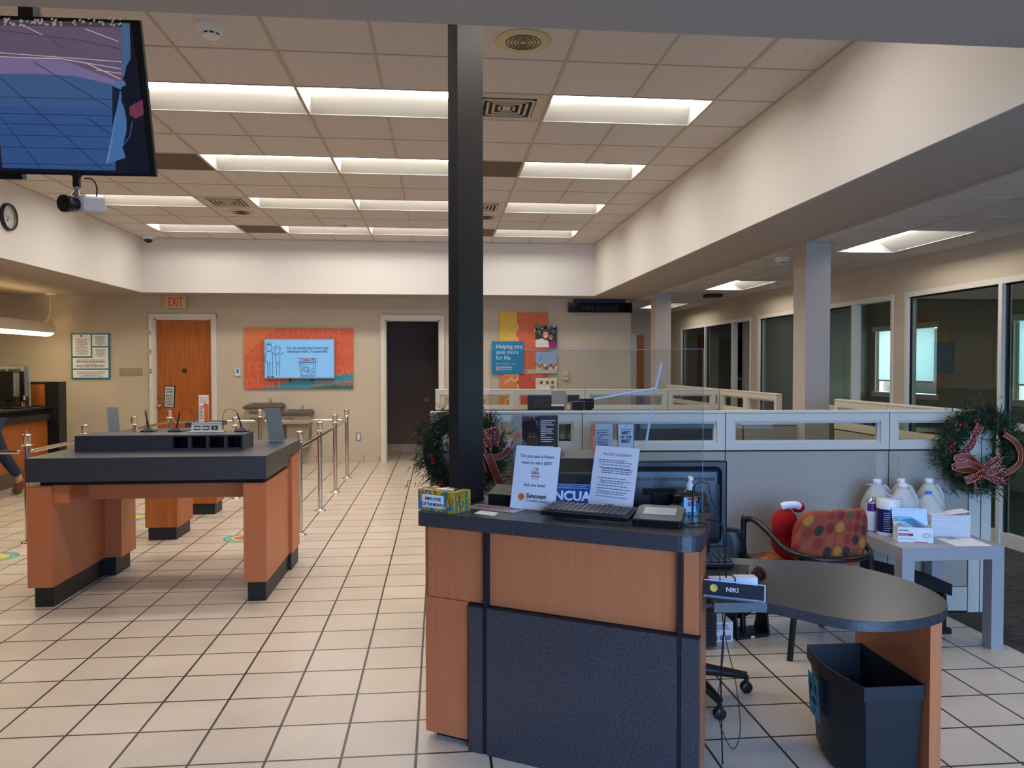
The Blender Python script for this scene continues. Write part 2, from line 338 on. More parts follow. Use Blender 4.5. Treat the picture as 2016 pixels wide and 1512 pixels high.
# office storefront wall along X = XR
def Yx(x): return pX(x, 800, XR).y
ops = [(YF+.5, 2.2), (2.5, 4.4), (Yx(1985)-1.3, Yx(1785)), (Yx(1760), Yx(1494)), (Yx(1478), Yx(1343))]
ops = [(-1.5, 3.2), (3.45, 7.76), (7.97, 11.56), (11.83, 15.4)]
HT = 2.39
g = G(); y = YF
for a, b in ops: g.box(XR, XR+.13, y, a, 0, SZ, M_beige); g.box(XR, XR+.13, a, b, HT, SZ, M_beige); y = b
g.box(XR, XR+.13, y, YE, 0, SZ, M_beige); S(g, 'wall_right')
g = G()
y = YF
for a, b in ops: g.box(XR-.01, XR, y, a, 0, .1, M_frame); y = b
S(g, 'baseboard_right')
def storefront(n, a, b, mull, doors=(), rail=None):
    g = G(); f = .045; x0, x1 = XR-.01, XR+.09
    g.box(x0, x1, a, b, HT-.055, HT, M_frame)
    for y in [a+f/2, b-f/2]+list(mull): g.box(x0, x1, y-f/2, y+f/2, 0, HT-.055, M_frame)
    segs = sorted([a]+list(mull)+[b]); panes = []
    for s0, s1 in zip(segs, segs[1:]):
        if any(d0 < (s0+s1)/2 < d1 for d0, d1 in doors): continue
        g.box(x0+.02, x1-.02, s0, s1, 0, .12, M_frame)
        if rail and rail[0] < (s0+s1)/2 < rail[1]: g.box(x0+.02, x1-.02, s0, s1, 1.04, 1.1, M_frame)
        g.box(x0+.035, x0+.055, s0+f, s0+f+.015, .12, HT-.055, M_black); g.box(x0+.035, x0+.055, s1-f-.015, s1-f, .12, HT-.055, M_black)
        g.box(x0+.035, x0+.055, s0, s1, HT-.07, HT-.055, M_black)
        panes.append((s0+f/2, s1-f/2))
    w = S(g, n)
    for s0, s1 in panes: G().box(XR+.03, XR+.036, s0, s1, .12, HT-.06, M_glass).obj('pane', w)
    return w
storefront('window_2', -1.5, 3.2, (0, 1.5))
storefront('window_3', 3.45, 7.76, (6.36, 4.95), (), (3, 6.4))
storefront('window_4', 7.97, 11.56, (8.80, 10.15), ((7.97, 8.8),), (8.8, 10.1))
storefront('window_5', 11.83, 15.4, (12.62, 13.95), ((11.83, 12.62),))
# office partitions and outer wall with shaded windows
M_off = mat('office_paint', (150, 138, 126), .9)
M_shade = mat('roller_shade', (214, 222, 222), .9)
_nt = M_shade.node_tree; _tr = _nt.nodes.new('ShaderNodeBsdfTranslucent'); _tr.inputs[0].default_value = (.8, .86, .88, 1); _mx = _nt.nodes.new('ShaderNodeMixShader'); _mx.inputs[0].default_value = .55
_nt.links.new(_nt.nodes['Principled BSDF'].outputs[0], _mx.inputs[1]); _nt.links.new(_tr.outputs[0], _mx.inputs[2]); _nt.links.new(_mx.outputs[0], _nt.nodes['Material Output'].inputs[0])
S(G().box(XR+.13, 9, 12.4, 12.5, 0, SZ, M_off), 'wall_office_divider')
S(G().box(XR+.13, 9, 3.2, 3.3, 0, SZ, M_off), 'wall_office_near')
S(G().box(XR+.13, 9, YE-.4, YE-.3, 0, SZ, mat('office_dark_paint', (96, 90, 86), .9)), 'wall_office_far')
XO = 7.3
wins = [(4.2, 5.6), (6.6, 9.1), (10.6, 12.2)]
g = G(); y = YF
for a, b in wins: g.box(XO, XO+.2, y, a, 0, SZ, M_off).box(XO, XO+.2, a, b, 0, 1.12, M_off).box(XO, XO+.2, a, b, 2.25, SZ, M_off); y = b
g.box(XO, XO+.2, y, YE, 0, SZ, M_off); S(g, 'wall_outer')
for k, (a, b) in enumerate(wins):
    g = G()
    for z in (1.12, 2.2): g.box(XO-.03, XO+.2, a-.05, b+.05, z-.03, z+.05, M_frame)
    for y in (a, (a+b)/2, b-.05): g.box(XO+.05, XO+.12, y, y+.05, 1.12, 2.25, M_frame)
    w = S(g, 'window_%d' % (6+k)); G().box(XO+.08, XO+.086, a, b, 1.15, 2.2, M_glass).obj('pane', w)
    G().box(XO+.02, XO+.024, a+.1, b-.08, 1.36, 2.2, M_shade).box(XO+.015, XO+.03, a+.1, b-.08, 1.35, 1.37, M_frame).obj('roller_shade', w)
S(G().box(XO+.2, 30, -10, 30, -.4, -.3, mat('lawn', (90, 110, 60), .9, rgb2=(60, 84, 40), vscale=4)), 'ground_outside')
M_leafo = mat('hedge_leaf', (92, 128, 66), .7, rgb2=(40, 70, 32), vscale=30)
for k, (yy, lb) in enumerate(((7.4, 'green hedge outside the nearer shaded office window'), (11.0, 'green hedge outside the farther shaded office window'))):
    g = G()
    for i in range(260):
        c = Vector((9.2+random.uniform(-.3, .3), yy+random.uniform(-1.1, 1.1), random.uniform(-.3, 1.25))); a = random.random()*6; s = .07
        g.poly([c, c+Vector((s*cos(a), s*sin(a), .03)), c+Vector((s*cos(a+1), s*sin(a+1), .09)), c+Vector((0, .02, .08))], M_leafo)
    g.box(9.0, 9.4, yy-1.2, yy+1.2, -.3, 1.1, M_leafo); g.obj('hedge', None, lb, 'hedge')
# corridor door
cd = G(); q0 = py(1253, 655, YE-.02); q1 = py(1262, 655, YE-.02)
cd.box(3.95, 4.3, YE-.04, YE, 0, 2.3, M_frame); d3 = S(cd, 'door_3'); G().box(q0.x, q1.x+.05, YE-.08, YE-.04, 0, 2.27, M_wood2).obj('door_leaf', d3, 'orange wood door edge')
g = G(); q = py(1251, 745, YE-.01); g.box(3.66, 3.95, YE-.02, YE, 0, 2.2, M_off); S(g, 'trim_1')

# ---------------- ceiling lights ----------------
M_lens = mat('fluorescent_lens', (255, 249, 240), .5, emis=TROFFER)
M_troff = mat('troffer_enamel', (206, 203, 196), .6)
def troffer(sx, sy):
    g = G(); h = .1; e = .012
    def tr(x0, x1, y0, y1): pass
    X, Y = sx/2-e, sy/2-e; xi, yi = (X-.03, Y*.42) if sx > sy else (X*.42, Y-.03)
    P = [(-X, -Y, 0), (X, -Y, 0), (X, Y, 0), (-X, Y, 0)]; Q = [(-xi, -yi, h), (xi, -yi, h), (xi, yi, h), (-xi, yi, h)]
    for i in range(4): j = (i+1) % 4; g.poly([P[i], P[j], Q[j], Q[i]], M_troff)
    g.poly(Q, M_troff)
    return g
def trim(sx, sy):
    g = G(); X, Y = sx/2, sy/2; e = .013
    g.box(-X, X, -Y, -Y+e, -.003, .004, M_troff).box(-X, X, Y-e, Y, -.003, .004, M_troff).box(-X, -X+e, -Y, Y, -.003, .004, M_troff).box(X-e, X, -Y, Y, -.003, .004, M_troff); return g
def lens(sx, sy):
    g = G(); a, b = (sx/2-.045, sy/2*.40) if sx > sy else (sx/2*.40, sy/2-.045)
    if sx > sy: pr = [(-b, .098), (-b*.8, .092), (0, .088), (b*.8, .092), (b, .098)]; g.add([(x, p[0], p[1]) for x in (-a, a) for p in pr], [(i, i+1, i+6, i+5) for i in range(4)], M_lens)
    else: pr = [(-a, .098), (-a*.8, .092), (0, .088), (a*.8, .092), (a, .098)]; g.add([(p[0], y, p[1]) for y in (-b, b) for p in pr], [(i, i+1, i+6, i+5) for i in range(4)], M_lens)
    return g
def make_light(sx, sy, loc, label, group):
    t = thing('ceiling_light', loc, label, 'ceiling light', group)
    troffer(sx, sy).obj('housing', t); trim(sx, sy).obj('trim', t); lens(sx, sy).obj('lens', t, 'glowing white lens'); return t
rows = {-2: '', 1: 'first row over the lobby', 4: 'second row', 7: 'third row', 10: 'row nearest the back wall'}
cn = {-5: 'far left end, beyond the hanging screen', -2: 'just left of centre', 0: 'beside the black post, left of it', 3: 'right of the black post'}
rw = {-2: 'hidden row just behind the front soffit', 1: 'largest row nearest the camera', 4: 'second row of lights', 7: 'third row of lights', 10: 'row nearest the back wall'}
l0 = None
for c, r, n in lights:
    loc = (GX0+(c+1)*GC, GY0+(r+.5)*GC, CZ); lb = 'long recessed ceiling light, %s, %s' % (cn[c], rw[r])
    if r == -2: lb = 'recessed ceiling light of the row hidden behind the front soffit, '+('far left', 'middle left', 'middle right', 'far right')[(-5, -2, 0, 3).index(c)]
    if c == -5 and r in (1, 4): lb = 'recessed ceiling light hidden above the hanging screen, %s' % rw[r]
    if l0 is None: l0 = make_light(2*GC, GC, loc, lb, 'recessed lights of the high ceiling')
    else: dup(l0, loc, label=lb)
l1 = None
for (a, b, y0, y1), lb in zip(RL, ('over the seating near the camera, out of view', 'large one over the near office window', 'beyond the first beige column', 'last one over the corridor')):
    loc = ((a+b)/2, (y0+y1)/2, SZ); lb = 'recessed light in the low right ceiling, '+lb
    if l1 is None: l1 = make_light(.61, 1.22, loc, lb, 'recessed lights of the low right ceiling')
    else: dup(l1, loc, label=lb)
# grilles, speakers, detectors
M_grille = mat('vent_enamel', (200, 188, 168), .5); M_slot = mat('vent_dark', (40, 34, 30), .8)
def vent(label, loc):
    t = thing('ceiling_vent', loc, label, 'vent', 'square slatted ceiling vents')
    G().box(-.29, .29, -.29, .29, -.004, -.001, M_grille).obj('plate', t)
    g = G(); g.box(-.21, .21, -.21, .21, -.0055, -.0045, M_slot)
    for i, s in enumerate((.20, .155, .11, .065)):
        for a, b, c, d in ((-s, s, -s, -s+.018), (-s, s, s-.018, s), (-s, -s+.018, -s, s), (s-.018, s, -s, s)): g.box(a, b, c, d, -.016+i*.002, -.006, M_grille)
    g.box(-.03, .03, -.03, .03, -.009, -.0056, M_grille); g.obj('louvres', t); return t
v0 = vent('square slatted vent right of the black post in the high ceiling, nearest one', (GX0+2.5*GC, GY0+1.5*GC, CZ))
for c, r, lb in ((-2.5, 7.5, 'square slatted vent at the left, between two lights of the third row'), (2.5, 7.5, 'small far slatted vent just right of the black post'), (-2.5, 1.5, 'square slatted vent hidden behind the hanging screen')):
    dup(v0, (GX0+c*GC, GY0+r*GC, CZ), label=lb)
M_ret = mat('return_grille', (118, 102, 84), .8, rgb2=(92, 78, 64), vscale=120)
for c, r, lb in ((-2.5, 4.5, 'dark mesh return panel beside the hanging screen, nearest left one'), (-2.5, 10.5, 'dark mesh return panel in the far left row'), (2.5, 4.5, 'dark mesh return panel right of the black post, second row'), (2.5, 10.5, 'far dark mesh return panel right of the black post')):
    x, y = GX0+c*GC, GY0+r*GC; G().box(x-.29, x+.29, y-.29, y+.29, CZ-.004, CZ-.001, M_ret).obj('return_grille', None, lb, 'vent', 'dark return panels')
M_cream = mat('cream_plastic', (206, 190, 148), .5)
def speaker(label, loc, s=1):
    t = thing('ceiling_speaker', loc, label, 'speaker', 'round ceiling speakers')
    G().lathe([(.17*s, 0), (.172*s, -.004), (.15*s, -.01), (.0, -.011)], M_cream, 40).obj('baffle', t)
    g = G()
    for k in range(5): r = .022+.02*k; g.lathe([(r*s, -.0105), (r*s, -.014), ((r+.0035)*s, -.014), ((r+.0035)*s, -.0105)], M_slot, 32, cap=False)
    g.obj('rings', t, 'dark concentric rings'); return t
p = pz(1030, 80, CZ); s0 = speaker('large cream round speaker in the ceiling right of the black post', (p.x, p.y, CZ))
p = pz(475, 417, CZ); dup(s0, (p.x, p.y, CZ), label='cream round speaker in the ceiling at the far left')
p = pz(958, 427, CZ); dup(s0, (p.x, p.y, CZ), label='small far cream speaker beside the black post')
def detector(label, loc, s=1):
    t = thing('smoke_detector', loc, label, 'smoke detector', 'round white smoke detectors')
    G().lathe([(.085*s, 0), (.085*s, -.012), (.07*s, -.02), (.066*s, -.04), (.05*s, -.048)], M_whitep, 28).obj('base', t)
    g = G(); g.lathe([(.046*s, -.048), (.046*s, -.062)], M_dark2, 24); g.lathe([(.05*s, -.06), (.04*s, -.072), (0, -.074)], M_whitep, 24)
    for k in range(8):
        a = k*pi/4; g.box(.046*s*cos(a)-.005, .046*s*cos(a)+.005, .046*s*sin(a)-.005, .046*s*sin(a)+.005, -.064, -.044, M_whitep)
    g.obj('sensor_head', t); return t
p = pz(415, 50, CZ); k0 = detector('white smoke detector above the lobby near the front soffit', (p.x, p.y, CZ))
p = pz(677, 437, CZ); dup(k0, (p.x, p.y, CZ), label='tiny far smoke detector near the last row of lights')
p = pz(1541, 508, SZ); dup(k0, (p.x, p.y, SZ), label='white smoke detector in the low ceiling left of the beige column')
p = pz(1404, 579, SZ); g = G(); g.box(p.x-.12, p.x+.12, p.y-.1, p.y+.12, SZ-.05, SZ-.001, M_dark2); g.obj('wall_fan_vent', None, 'small dark boxed vent under the low ceiling beside the light', 'vent')
p = pz(292, 462, CZ); t = thing('dome_camera', (p.x, p.y, CZ), 'white dome camera with dark eye in the far left ceiling corner', 'camera')
G().lathe([(.09, 0), (.09, -.04), (.06, -.07)], M_whitep, 24).obj('mount', t); G().lathe([(.06, -.07), (.052, -.1), (.03, -.12), (0, -.126)], M_dark, 24).obj('dome', t)
# ---------------- reception counter ----------------
H = .985
AN = radians(30.29)
O = Vector((-.104, 3.279, 0)); UU = Vector((cos(AN), -sin(AN), 0)); VV = Vector((sin(AN), cos(AN), 0))
def cw(a, b, z=0): return O+UU*a+VV*b+Vector((0, 0, z))
def cl(x, y, d):                       # pixel on the vertical plane d behind the counter's front -> (along, height)
    p = pv(x, y, O+VV*d, UU); return (p-O).dot(UU), p.z
def lz(x, y, z=H): p = pz(x, y, z)-O; return p.dot(UU), p.dot(VV)
def rrect(x0, x1, y0, y1, r, n=8):
    """rounded outline; r = radii for corners (x0y0, x1y0, x1y1, x0y1)"""
    P = []
    for (cx, cy, a0), rr in zip(((x0, y0, pi), (x1, y0, 1.5*pi), (x1, y1, 0), (x0, y1, .5*pi)), r):
        if rr <= 0: P.append((cx, cy)); continue
        ox = cx+rr if cx == x0 else cx-rr; oy = cy+rr if cy == y0 else cy-rr
        for i in range(n+1): a = a0+i*pi/2/n; P.append((ox+rr*cos(a), oy+rr*sin(a)))
    return P
CT = thing('reception_counter', O, 'wooden reception counter with slate blue laminate front panel and dark rounded top', 'counter', rz=-AN)
a1 = cl(957, 1100, .035)[0]; a2 = cl(965, 1100, .035)[0]; a3 = cl(1337, 1160, .035)[0]; a4 = cl(1346, 1160, .035)[0]
zb = cl(965, 1191, .035)[1]; ze = .925
aR = 1.203; aL = .03
CTO = [(x-(.056*y/.49 if x > .6 else 0), y) for x, y in rrect(0, 1.215, 0, .49, (.03, .09, .02, .02))]
g = G(); g.prism(CTO, ze, H-.003, M_lam).prism(CTO, H-.003, H, M_lamtop); g.obj('countertop', CT)
G().prism([(aL+.01, .05), (aR-.008, .05), (aR-.065, .44), (aL+.01, .44)], .03, ze, M_plinth).obj('carcass', CT)
G().box(aL, a1, .035, .05, zb+.002, ze, M_wood).box(aL, .235, .03, .05, .03, zb, M_wood).obj('front_panel', CT)
G().box(a2, a3, .035, .05, zb, ze, M_wood).obj('front_panel', CT)
G().box(a4, aR, .035, .05, zb, ze, M_wood).obj('front_panel', CT)
G().prism([(aR-.006, .035), (aR, .035), (aR-.055, .44), (aR-.061, .44)], .03, ze, M_wood).obj('end_panel', CT)
G().box(aL-.003, aL+.01, .035, .44, .03, ze, M_wood).obj('end_panel', CT)
bl, bz = cl(922, 1193.3, .0)
G().box(bl, a1-.001, .0, .034, 0, bz, M_lam).obj('laminate_panel', CT)
G().box(a2+.001, a3, .0, .034, 0, bz, M_lam).obj('laminate_panel', CT)
G().box(a4, aR, .0, .034, 0, bz, M_lam).obj('laminate_panel', CT)
M_blk = mat('black_reveal', (22, 23, 30), .5)
G().box(a1, a2, .006, .05, 0, ze, M_blk).box(a3, a4, .006, .05, 0, ze, M_blk).box(bl, aR, .001, .05, bz, bz+.003, M_blk).box(bl, aR, .03, .05, bz-.002, zb, M_blk).obj('reveal_strip', CT)
G().box(aL+.03, .24, .07, .4, 0, .03, M_plinth).obj('toe_kick', CT)
g = G(); g.box(aL-.02, aL-.003, .1, .14, .66, .70, M_dark); g.obj('lock_plate', CT)
# black post
pB, pC = lz(903, 999), lz(952, 983); wP = .055
PO = thing('black_post', cw(pB[0]-wP, pB[1], H), 'tall black square metal post rising from the reception counter', 'post', rz=-AN)
M_post = mat('black_satin_post', (22, 22, 25), .5)
eC = (pC[0]-pB[0]+wP, pC[1]-pB[1])
g = G(); g.prism([(0, .012), (wP, 0), eC, (eC[0]-wP, eC[1]+.012)], 0, 3.58-H, M_post); g.obj('shaft', PO)
G().prism([(-.004, .006), (wP+.003, -.006), (eC[0]+.004, eC[1]), (eC[0]-wP, eC[1]+.016)], 0, .012, M_dark).obj('foot_trim', PO)
# sneeze screen
SG = thing('sneeze_guard', cw(.125, .455, H), 'large clear acrylic screen standing along the back of the reception counter', 'acrylic screen', rz=-AN)
G().prism(rrect(0, 1.005, 0, .695, (.02, .02, .02, .02)), 0, .005, M_acryl).obj('sheet', SG)
SG.children[0].rotation_euler = (radians(90), 0, 0)
M_edge = mat('acrylic_edge', (150, 170, 185), .2)
ge = G(); 
for x0, x1, z0, z1 in ((0, 1.005, .693, .695), (1.003, 1.005, .01, .69)): ge.box(x0, x1, -.005, 0, z0, z1, M_edge)
ge.obj('edge_or_glint_bar', SG)

# things on the counter
def from4(BL, BR, TL, TR, th=.003):
    ux = (BR-BL); uy = (TL-BL); w = ux.length; h = uy.length
    ux.normalize(); uy = (uy-ux*uy.dot(ux)).normalized(); return frameM(BL, ux, uy), w, h
M_sunY = mat('logo_yellow', (240, 196, 60), .6); M_sunR = mat('logo_red', (226, 98, 70), .6)
M_txt = mat('print_grey', (70, 74, 88), .8)
def sun(g, x, y, r, z): disc(g, x, y, r, z, M_sunY); disc(g, x, y, r*.74, z+.0002, M_sunR)
# tilted friend sign
def easel(name, BLp, BRp, hgt, lean, label, w=None):
    BL = pz(BLp[0], BLp[1], H+.002); BR = pz(BRp[0], BRp[1], H+.002); ux = (BR-BL).normalized(); w = w or (BR-BL).length
    nb = Vector((-ux.y, ux.x, 0))
    t = thing(name, BL, label, 'sign', rz=math.atan2(ux.y, ux.x)); th = lean
    M = frameM((0, 0, 0), (1, 0, 0), (0, sin(th), cos(th)))
    return t, M, w
t, M, w = easel('easel_sign', (1002, 1001), (1112, 1011.5), .28, radians(14), 'white page in a clear stand asking Do you and a friend want to earn $50', .222)
hh = .285
g = G(M); g.box(0, w, 0, hh, -.003, 0, M_acryl); g.M = Matrix(); g.box(0, w, -.001, .075, 0, .003, M_acryl); g.obj('acrylic_stand', t)
g = G(M); rect(g, .004, .004, w-.004, hh-.006, .0006, M_paper)
for s, y in (('Do you and a friend', hh*.80), ('want to earn $50?', hh*.70), ('Ask me how!', hh*.36)): g.text(s, .0195, M_txt, Matrix.Translation((w/2, y, .0012)), 'CENTER', .0002)
M_shareR = mat('share_red', (176, 52, 70), .7)
hx, hy = w*.5, hh*.615
g.tube([(hx+.011*(16*sin(a)**3)/16, hy+.0105*(13*cos(a)-5*cos(2*a)-2*cos(3*a)-cos(4*a))/16, .0014) for a in [i*2*pi/24 for i in range(25)]], .0011, M_shareR, 6)
sun(g, hx+.006, hy+.003, .005, .002)
g.text('Share', .017, M_shareR, Matrix.Translation((hx-.004, hh*.55, .0012)), 'CENTER', .0004, shear=.2); g.text('the love', .012, M_shareR, Matrix.Translation((hx, hh*.505, .0012)), 'CENTER', .0003, shear=.2)
g.text('SHARE TODAY', .005, M_shareR, Matrix.Translation((hx, hh*.475, .0012)), 'CENTER')
sun(g, w*.24, hh*.195, .0175, .0012); g.text('Suncoast', .026, M_txt, Matrix.Translation((w*.35, hh*.19, .0014)), 'LEFT', .0010); g.text('Credit Union', .0205, M_txt, Matrix.Translation((w*.35, hh*.125, .0014)), 'LEFT', 0)
g.obj('printed_page', t)
t, M, w = easel('easel_sign', (1155, 1004.5), (1268, 1020), .28, radians(14), 'white page in a clear stand headed NOTARY GUIDELINES', .222)
g = G(M); g.box(0, w, 0, hh, -.003, 0, M_acryl); g.M = Matrix(); g.box(0, w, -.001, .06, 0, .003, M_acryl); g.obj('acrylic_stand', t)
g = G(M); rect(g, .003, .002, w-.002, hh-.002, .0006, M_paper); rn = random.Random(3)
M_faint = mat('faint_print', (122, 120, 148), .8)
g.text('NOTARY GUIDELINES', .014, M_faint, Matrix.Translation((w*.52, hh*.86, .0012)), 'CENTER', shear=.25); rect(g, w*.28, hh*.852, w*.76, hh*.855, .0012, M_faint)
greek(g, w*.13, hh*.74, w*.88, hh*.80, .0012, 2, M_faint, rn)
for y, n, x in ((.70, 1, .17), (.655, 1, .17), (.58, 3, .22), (.50, 1, .17), (.43, 2, .22), (.39, 1, .17), (.345, 1, .17), (.27, 2, .17), (.225, 1, .17)):
    greek(g, w*x, hh*(y-.0), w*.9, hh*(y+.03*n), .0012, n, M_faint, rn); disc(g, w*(x-.025), hh*(y+.015), .0012, .0012, M_txt, 8)
sun(g, w*.42, hh*.125, .005, .0012); g.text('Suncoast', .008, M_txt, Matrix.Translation((w*.46, hh*.12, .0012)), 'LEFT', .0003); g.text('Credit Union', .005, M_faint, Matrix.Translation((w*.46, hh*.1, .0012)), 'LEFT')
g.obj('printed_page', t)
# tissue box
BL = pz(824, 1002.5, H); BR = pz(897, 1012, H); ux = (BR-BL).normalized()
t = thing('tissue_box', BL, 'colourful tissue box with an EMPLOYEE OF THE MONTH paper on its front', 'tissue box', rz=math.atan2(ux.y, ux.x)); w = (BR-BL).length; d = .11; h = .088
M_tb = mat('tissue_box_orange', (246, 160, 48), .5); M_tblue = mat('tissue_box_blue', (30, 140, 180), .5); M_tg = mat('tissue_box_green', (160, 168, 40), .5)
g = G(); g.rbox(0, w, 0, d, 0, h, M_tb, .004)
rn = random.Random(5)
def doodle(g, W_, H_):
    for i in range(9):
        x = W_*i/9; m = (M_tblue, M_tb, M_tg)[i % 3]; k = rn.uniform(.0, .03)
        g.poly([(x, 0, .0004), (x+W_/11, 0, .0004), (min(W_, x+W_/11-k+.01), H_, .0004), (max(0, x-k), H_, .0004)], m)
        g.tube([(x, 0, .0006), (max(0, x-k), H_, .0006)], .0009, M_ink, 4)
    for i in range(int(W_*110)):
        x, y, r = rn.uniform(.012, W_-.012), rn.uniform(.012, H_-.012), rn.uniform(.006, .011)
        disc(g, x, y, r, .0008+i*.00003, (M_tblue, M_tg, M_tb)[i % 3], 14, rn.uniform(.6, 1.3)); g.tube([(x+r*cos(q), y+r*sin(q), .0010+i*.00003) for q in [j*pi/5 for j in range(8)]], .0008, M_ink, 4)
g.M = frameM((0, -.0002, 0), (1, 0, 0), (0, 0, 1)); doodle(g, w, h)
g.M = frameM((w+.0002, 0, 0), (0, 1, 0), (0, 0, 1)); doodle(g, d, h)
g.M = frameM((0, 0, h+.0002), (1, 0, 0), (0, 1, 0)); doodle(g, w, d); disc(g, w/2, d/2, .05, .002, M_paper, 24, .4)
g.obj('carton', t)
g = G(frameM((0, -.003, 0), (1, 0, 0), (0, 0, 1))); rect(g, w*.12, h*.16, w*.70, h*.80, .0002, M_paper)
g.text('EMPLOYEE', .0185, M_ink, Matrix.Translation((w*.41, h*.53, .0006)), 'CENTER', .0005); g.text('OF THE MONTH', .0185, M_ink, Matrix.Translation((w*.41, h*.26, .0006)), 'CENTER', .0005, xs=.82)
g.obj('paper_note', t)
# laminated sheet and card
def flatpiece(name, px4, z, label, cat, m, prints=None):
    P = [pz(x, y, z) for x, y in px4]; c = P[0]; o = thing(name, c, label, cat) if prints else None
    g = G(); n = len(P)
    v = [(p-c)+Vector((0, 0, .0)) for p in P]+[(p-c)+Vector((0, 0, .0012)) for p in P]
    g.add(v, [(0, 1, 2, 3), (4, 5, 6, 7)]+[(i, (i+1) % 4, 4+(i+1) % 4, 4+i) for i in range(4)], m)
    if prints: g.obj('sheet', o); g = G(frameM(Vector((0, 0, .0016)), P[1]-P[0], P[3]-P[0])); prints(g, (P[1]-P[0]).length, (P[3]-P[0]).length); g.obj('print', o)
    else:
        o = g.obj(name, None, label, cat); o.location = c
    return o
M_lamin = mat('laminated_sheet', (190, 188, 196), .2)
flatpiece('laminated_sheet', [(916, 999), (1012, 1010), (1036, 1003), (941, 992)], H+.001, 'glossy laminated sheet lying beside the black post', 'sheet', M_lamin, lambda g, w, h: greek(g, w*.1, h*.15, w*.8, h*.85, 0, 7, M_shareR, rn))
flatpiece('business_card', [(933, 1011), (973, 1016), (982, 1010), (946, 1005.5)], H+.001, 'small white card lying on the counter near the tissue box', 'card', M_paper)
# keyboard on the counter
def keyboard(name, label, loc, rz, w=.37, d=.15, big=True):
    t = thing(name, loc, label, 'keyboard', rz=rz); tl = radians(5)
    M = Matrix.Rotation(tl, 4, 'X')
    g = G(M); g.rbox(0, w, 0, d, .002, .022, M_dark, .004); g.obj('base', t)
    M_key = mat('key_grey', (72, 74, 80), .45)
    g = G(M); rows_ = [1]*6; kw = (w-.03)/15; kh = (d-.028)/6
    for j in range(6):
        x = .015
        for i in range(15):
            if j == 0 and 4 < i < 10:
                if i == 5: g.rbox(x+.001, x+kw*5-.001, .014, .014+kh-.002, .022, .029, M_key, .0015)
                x += kw; continue
            g.rbox(x+.001, x+kw-.001, .014+j*kh, .014+(j+1)*kh-.0025, .022, .029, M_key, .002, 1); x += kw
    g.obj('keys', t); return t
kp = cw(.545, .085, H+.012); keyboard('computer_keyboard', 'black computer keyboard on the counter in front of the two page stands', kp, -AN)
# signature pad
t = thing('signature_pad', cw(.925, .10, H), 'grey signature pad with pale screen on the counter corner', 'signature pad', rz=-AN+radians(6))
M = Matrix.Rotation(radians(9), 4, 'X'); M_pad = mat('pad_grey', (66, 66, 68), .35)
g = G(M); g.prism(rrect(0, .19, 0, .18, (.012, .012, .03, .03)), .002, .026, M_dark); g.prism(rrect(.004, .186, .004, .176, (.012, .012, .03, .03)), .026, .03, M_pad); g.obj('case', t)
g = G(M); rect(g, .032, .06, .158, .145, .0312, mat('pad_screen', (176, 180, 190), .25)); g.obj('screen', t)
q = pz(1363, 1021, H); t2 = thing('stylus_pen', q, 'black stylus pen standing upright beside the sanitizer bottle', 'pen')
g = G(); g.tube([(0, 0, 0), (.002, 0, .05), (.006, .004, .125), (.01, .006, .135)], [.004, .0055, .0055, .004], M_dark, 12); g.obj('barrel', t2)
g = G(); c0 = Vector((.01, .006, .13)); P = [c0+Vector((.03*(1-cos(a))+0, .0, .018*sin(a))) for a in [i*pi/8 for i in range(9)]]
ed = cw(1.235, .22, H)-q
P += [Vector((.085, .01, .07)), Vector((.10, -.04, .01)), ed+Vector((0, 0, -.1)), ed+Vector((.015, -.02, -.45)), ed+Vector((.0, .0, -.72)), ed+Vector((.05, -.02, -.86)), ed+Vector((.075, -.04, -.78)), ed+Vector((.06, -.03, -.60)), ed+Vector((.02, -.01, -.40)), ed+Vector((.005, .0, -.2))]
def smooth(P, n=6):
    P = [Vector(p) for p in P]; out = []
    for i in range(len(P)-1):
        a, b, c, d = P[max(i-1, 0)], P[i], P[i+1], P[min(i+2, len(P)-1)]
        for k in range(n):
            t_ = k/n; out.append(.5*((2*b)+(-a+c)*t_+(2*a-5*b+4*c-d)*t_*t_+(-a+3*b-3*c+d)*t_**3))
    return out+[P[-1]]
g.tube(smooth(P), .0017, M_black, 6); g.obj('cord', t2)
cb = G(); e0 = cw(1.1, .2, H+.003)
cb.tube(smooth([e0, cw(1.16, .26, H+.003), cw(1.19, .22, H+.003), cw(1.15, .16, H+.003), cw(1.11, .17, H+.003)]), .002, M_black, 6); cb.obj('cable', None, 'black cable looped on the counter beside the signature pad', 'cable')
cb = G(); e0 = cw(1.222, .30, H+.003); cb.tube(smooth([cw(1.17, .33, H+.003), e0, e0+UU*.02+Vector((0, 0, -.06)), e0+UU*.03+Vector((0, 0, -.3)), e0+UU*.012+Vector((0, 0, -.6)), e0+UU*.02+Vector((0, 0, -.97))]), .003, M_black, 6); cb.obj('cable', None, 'black cable hanging down the right end of the counter', 'cable')
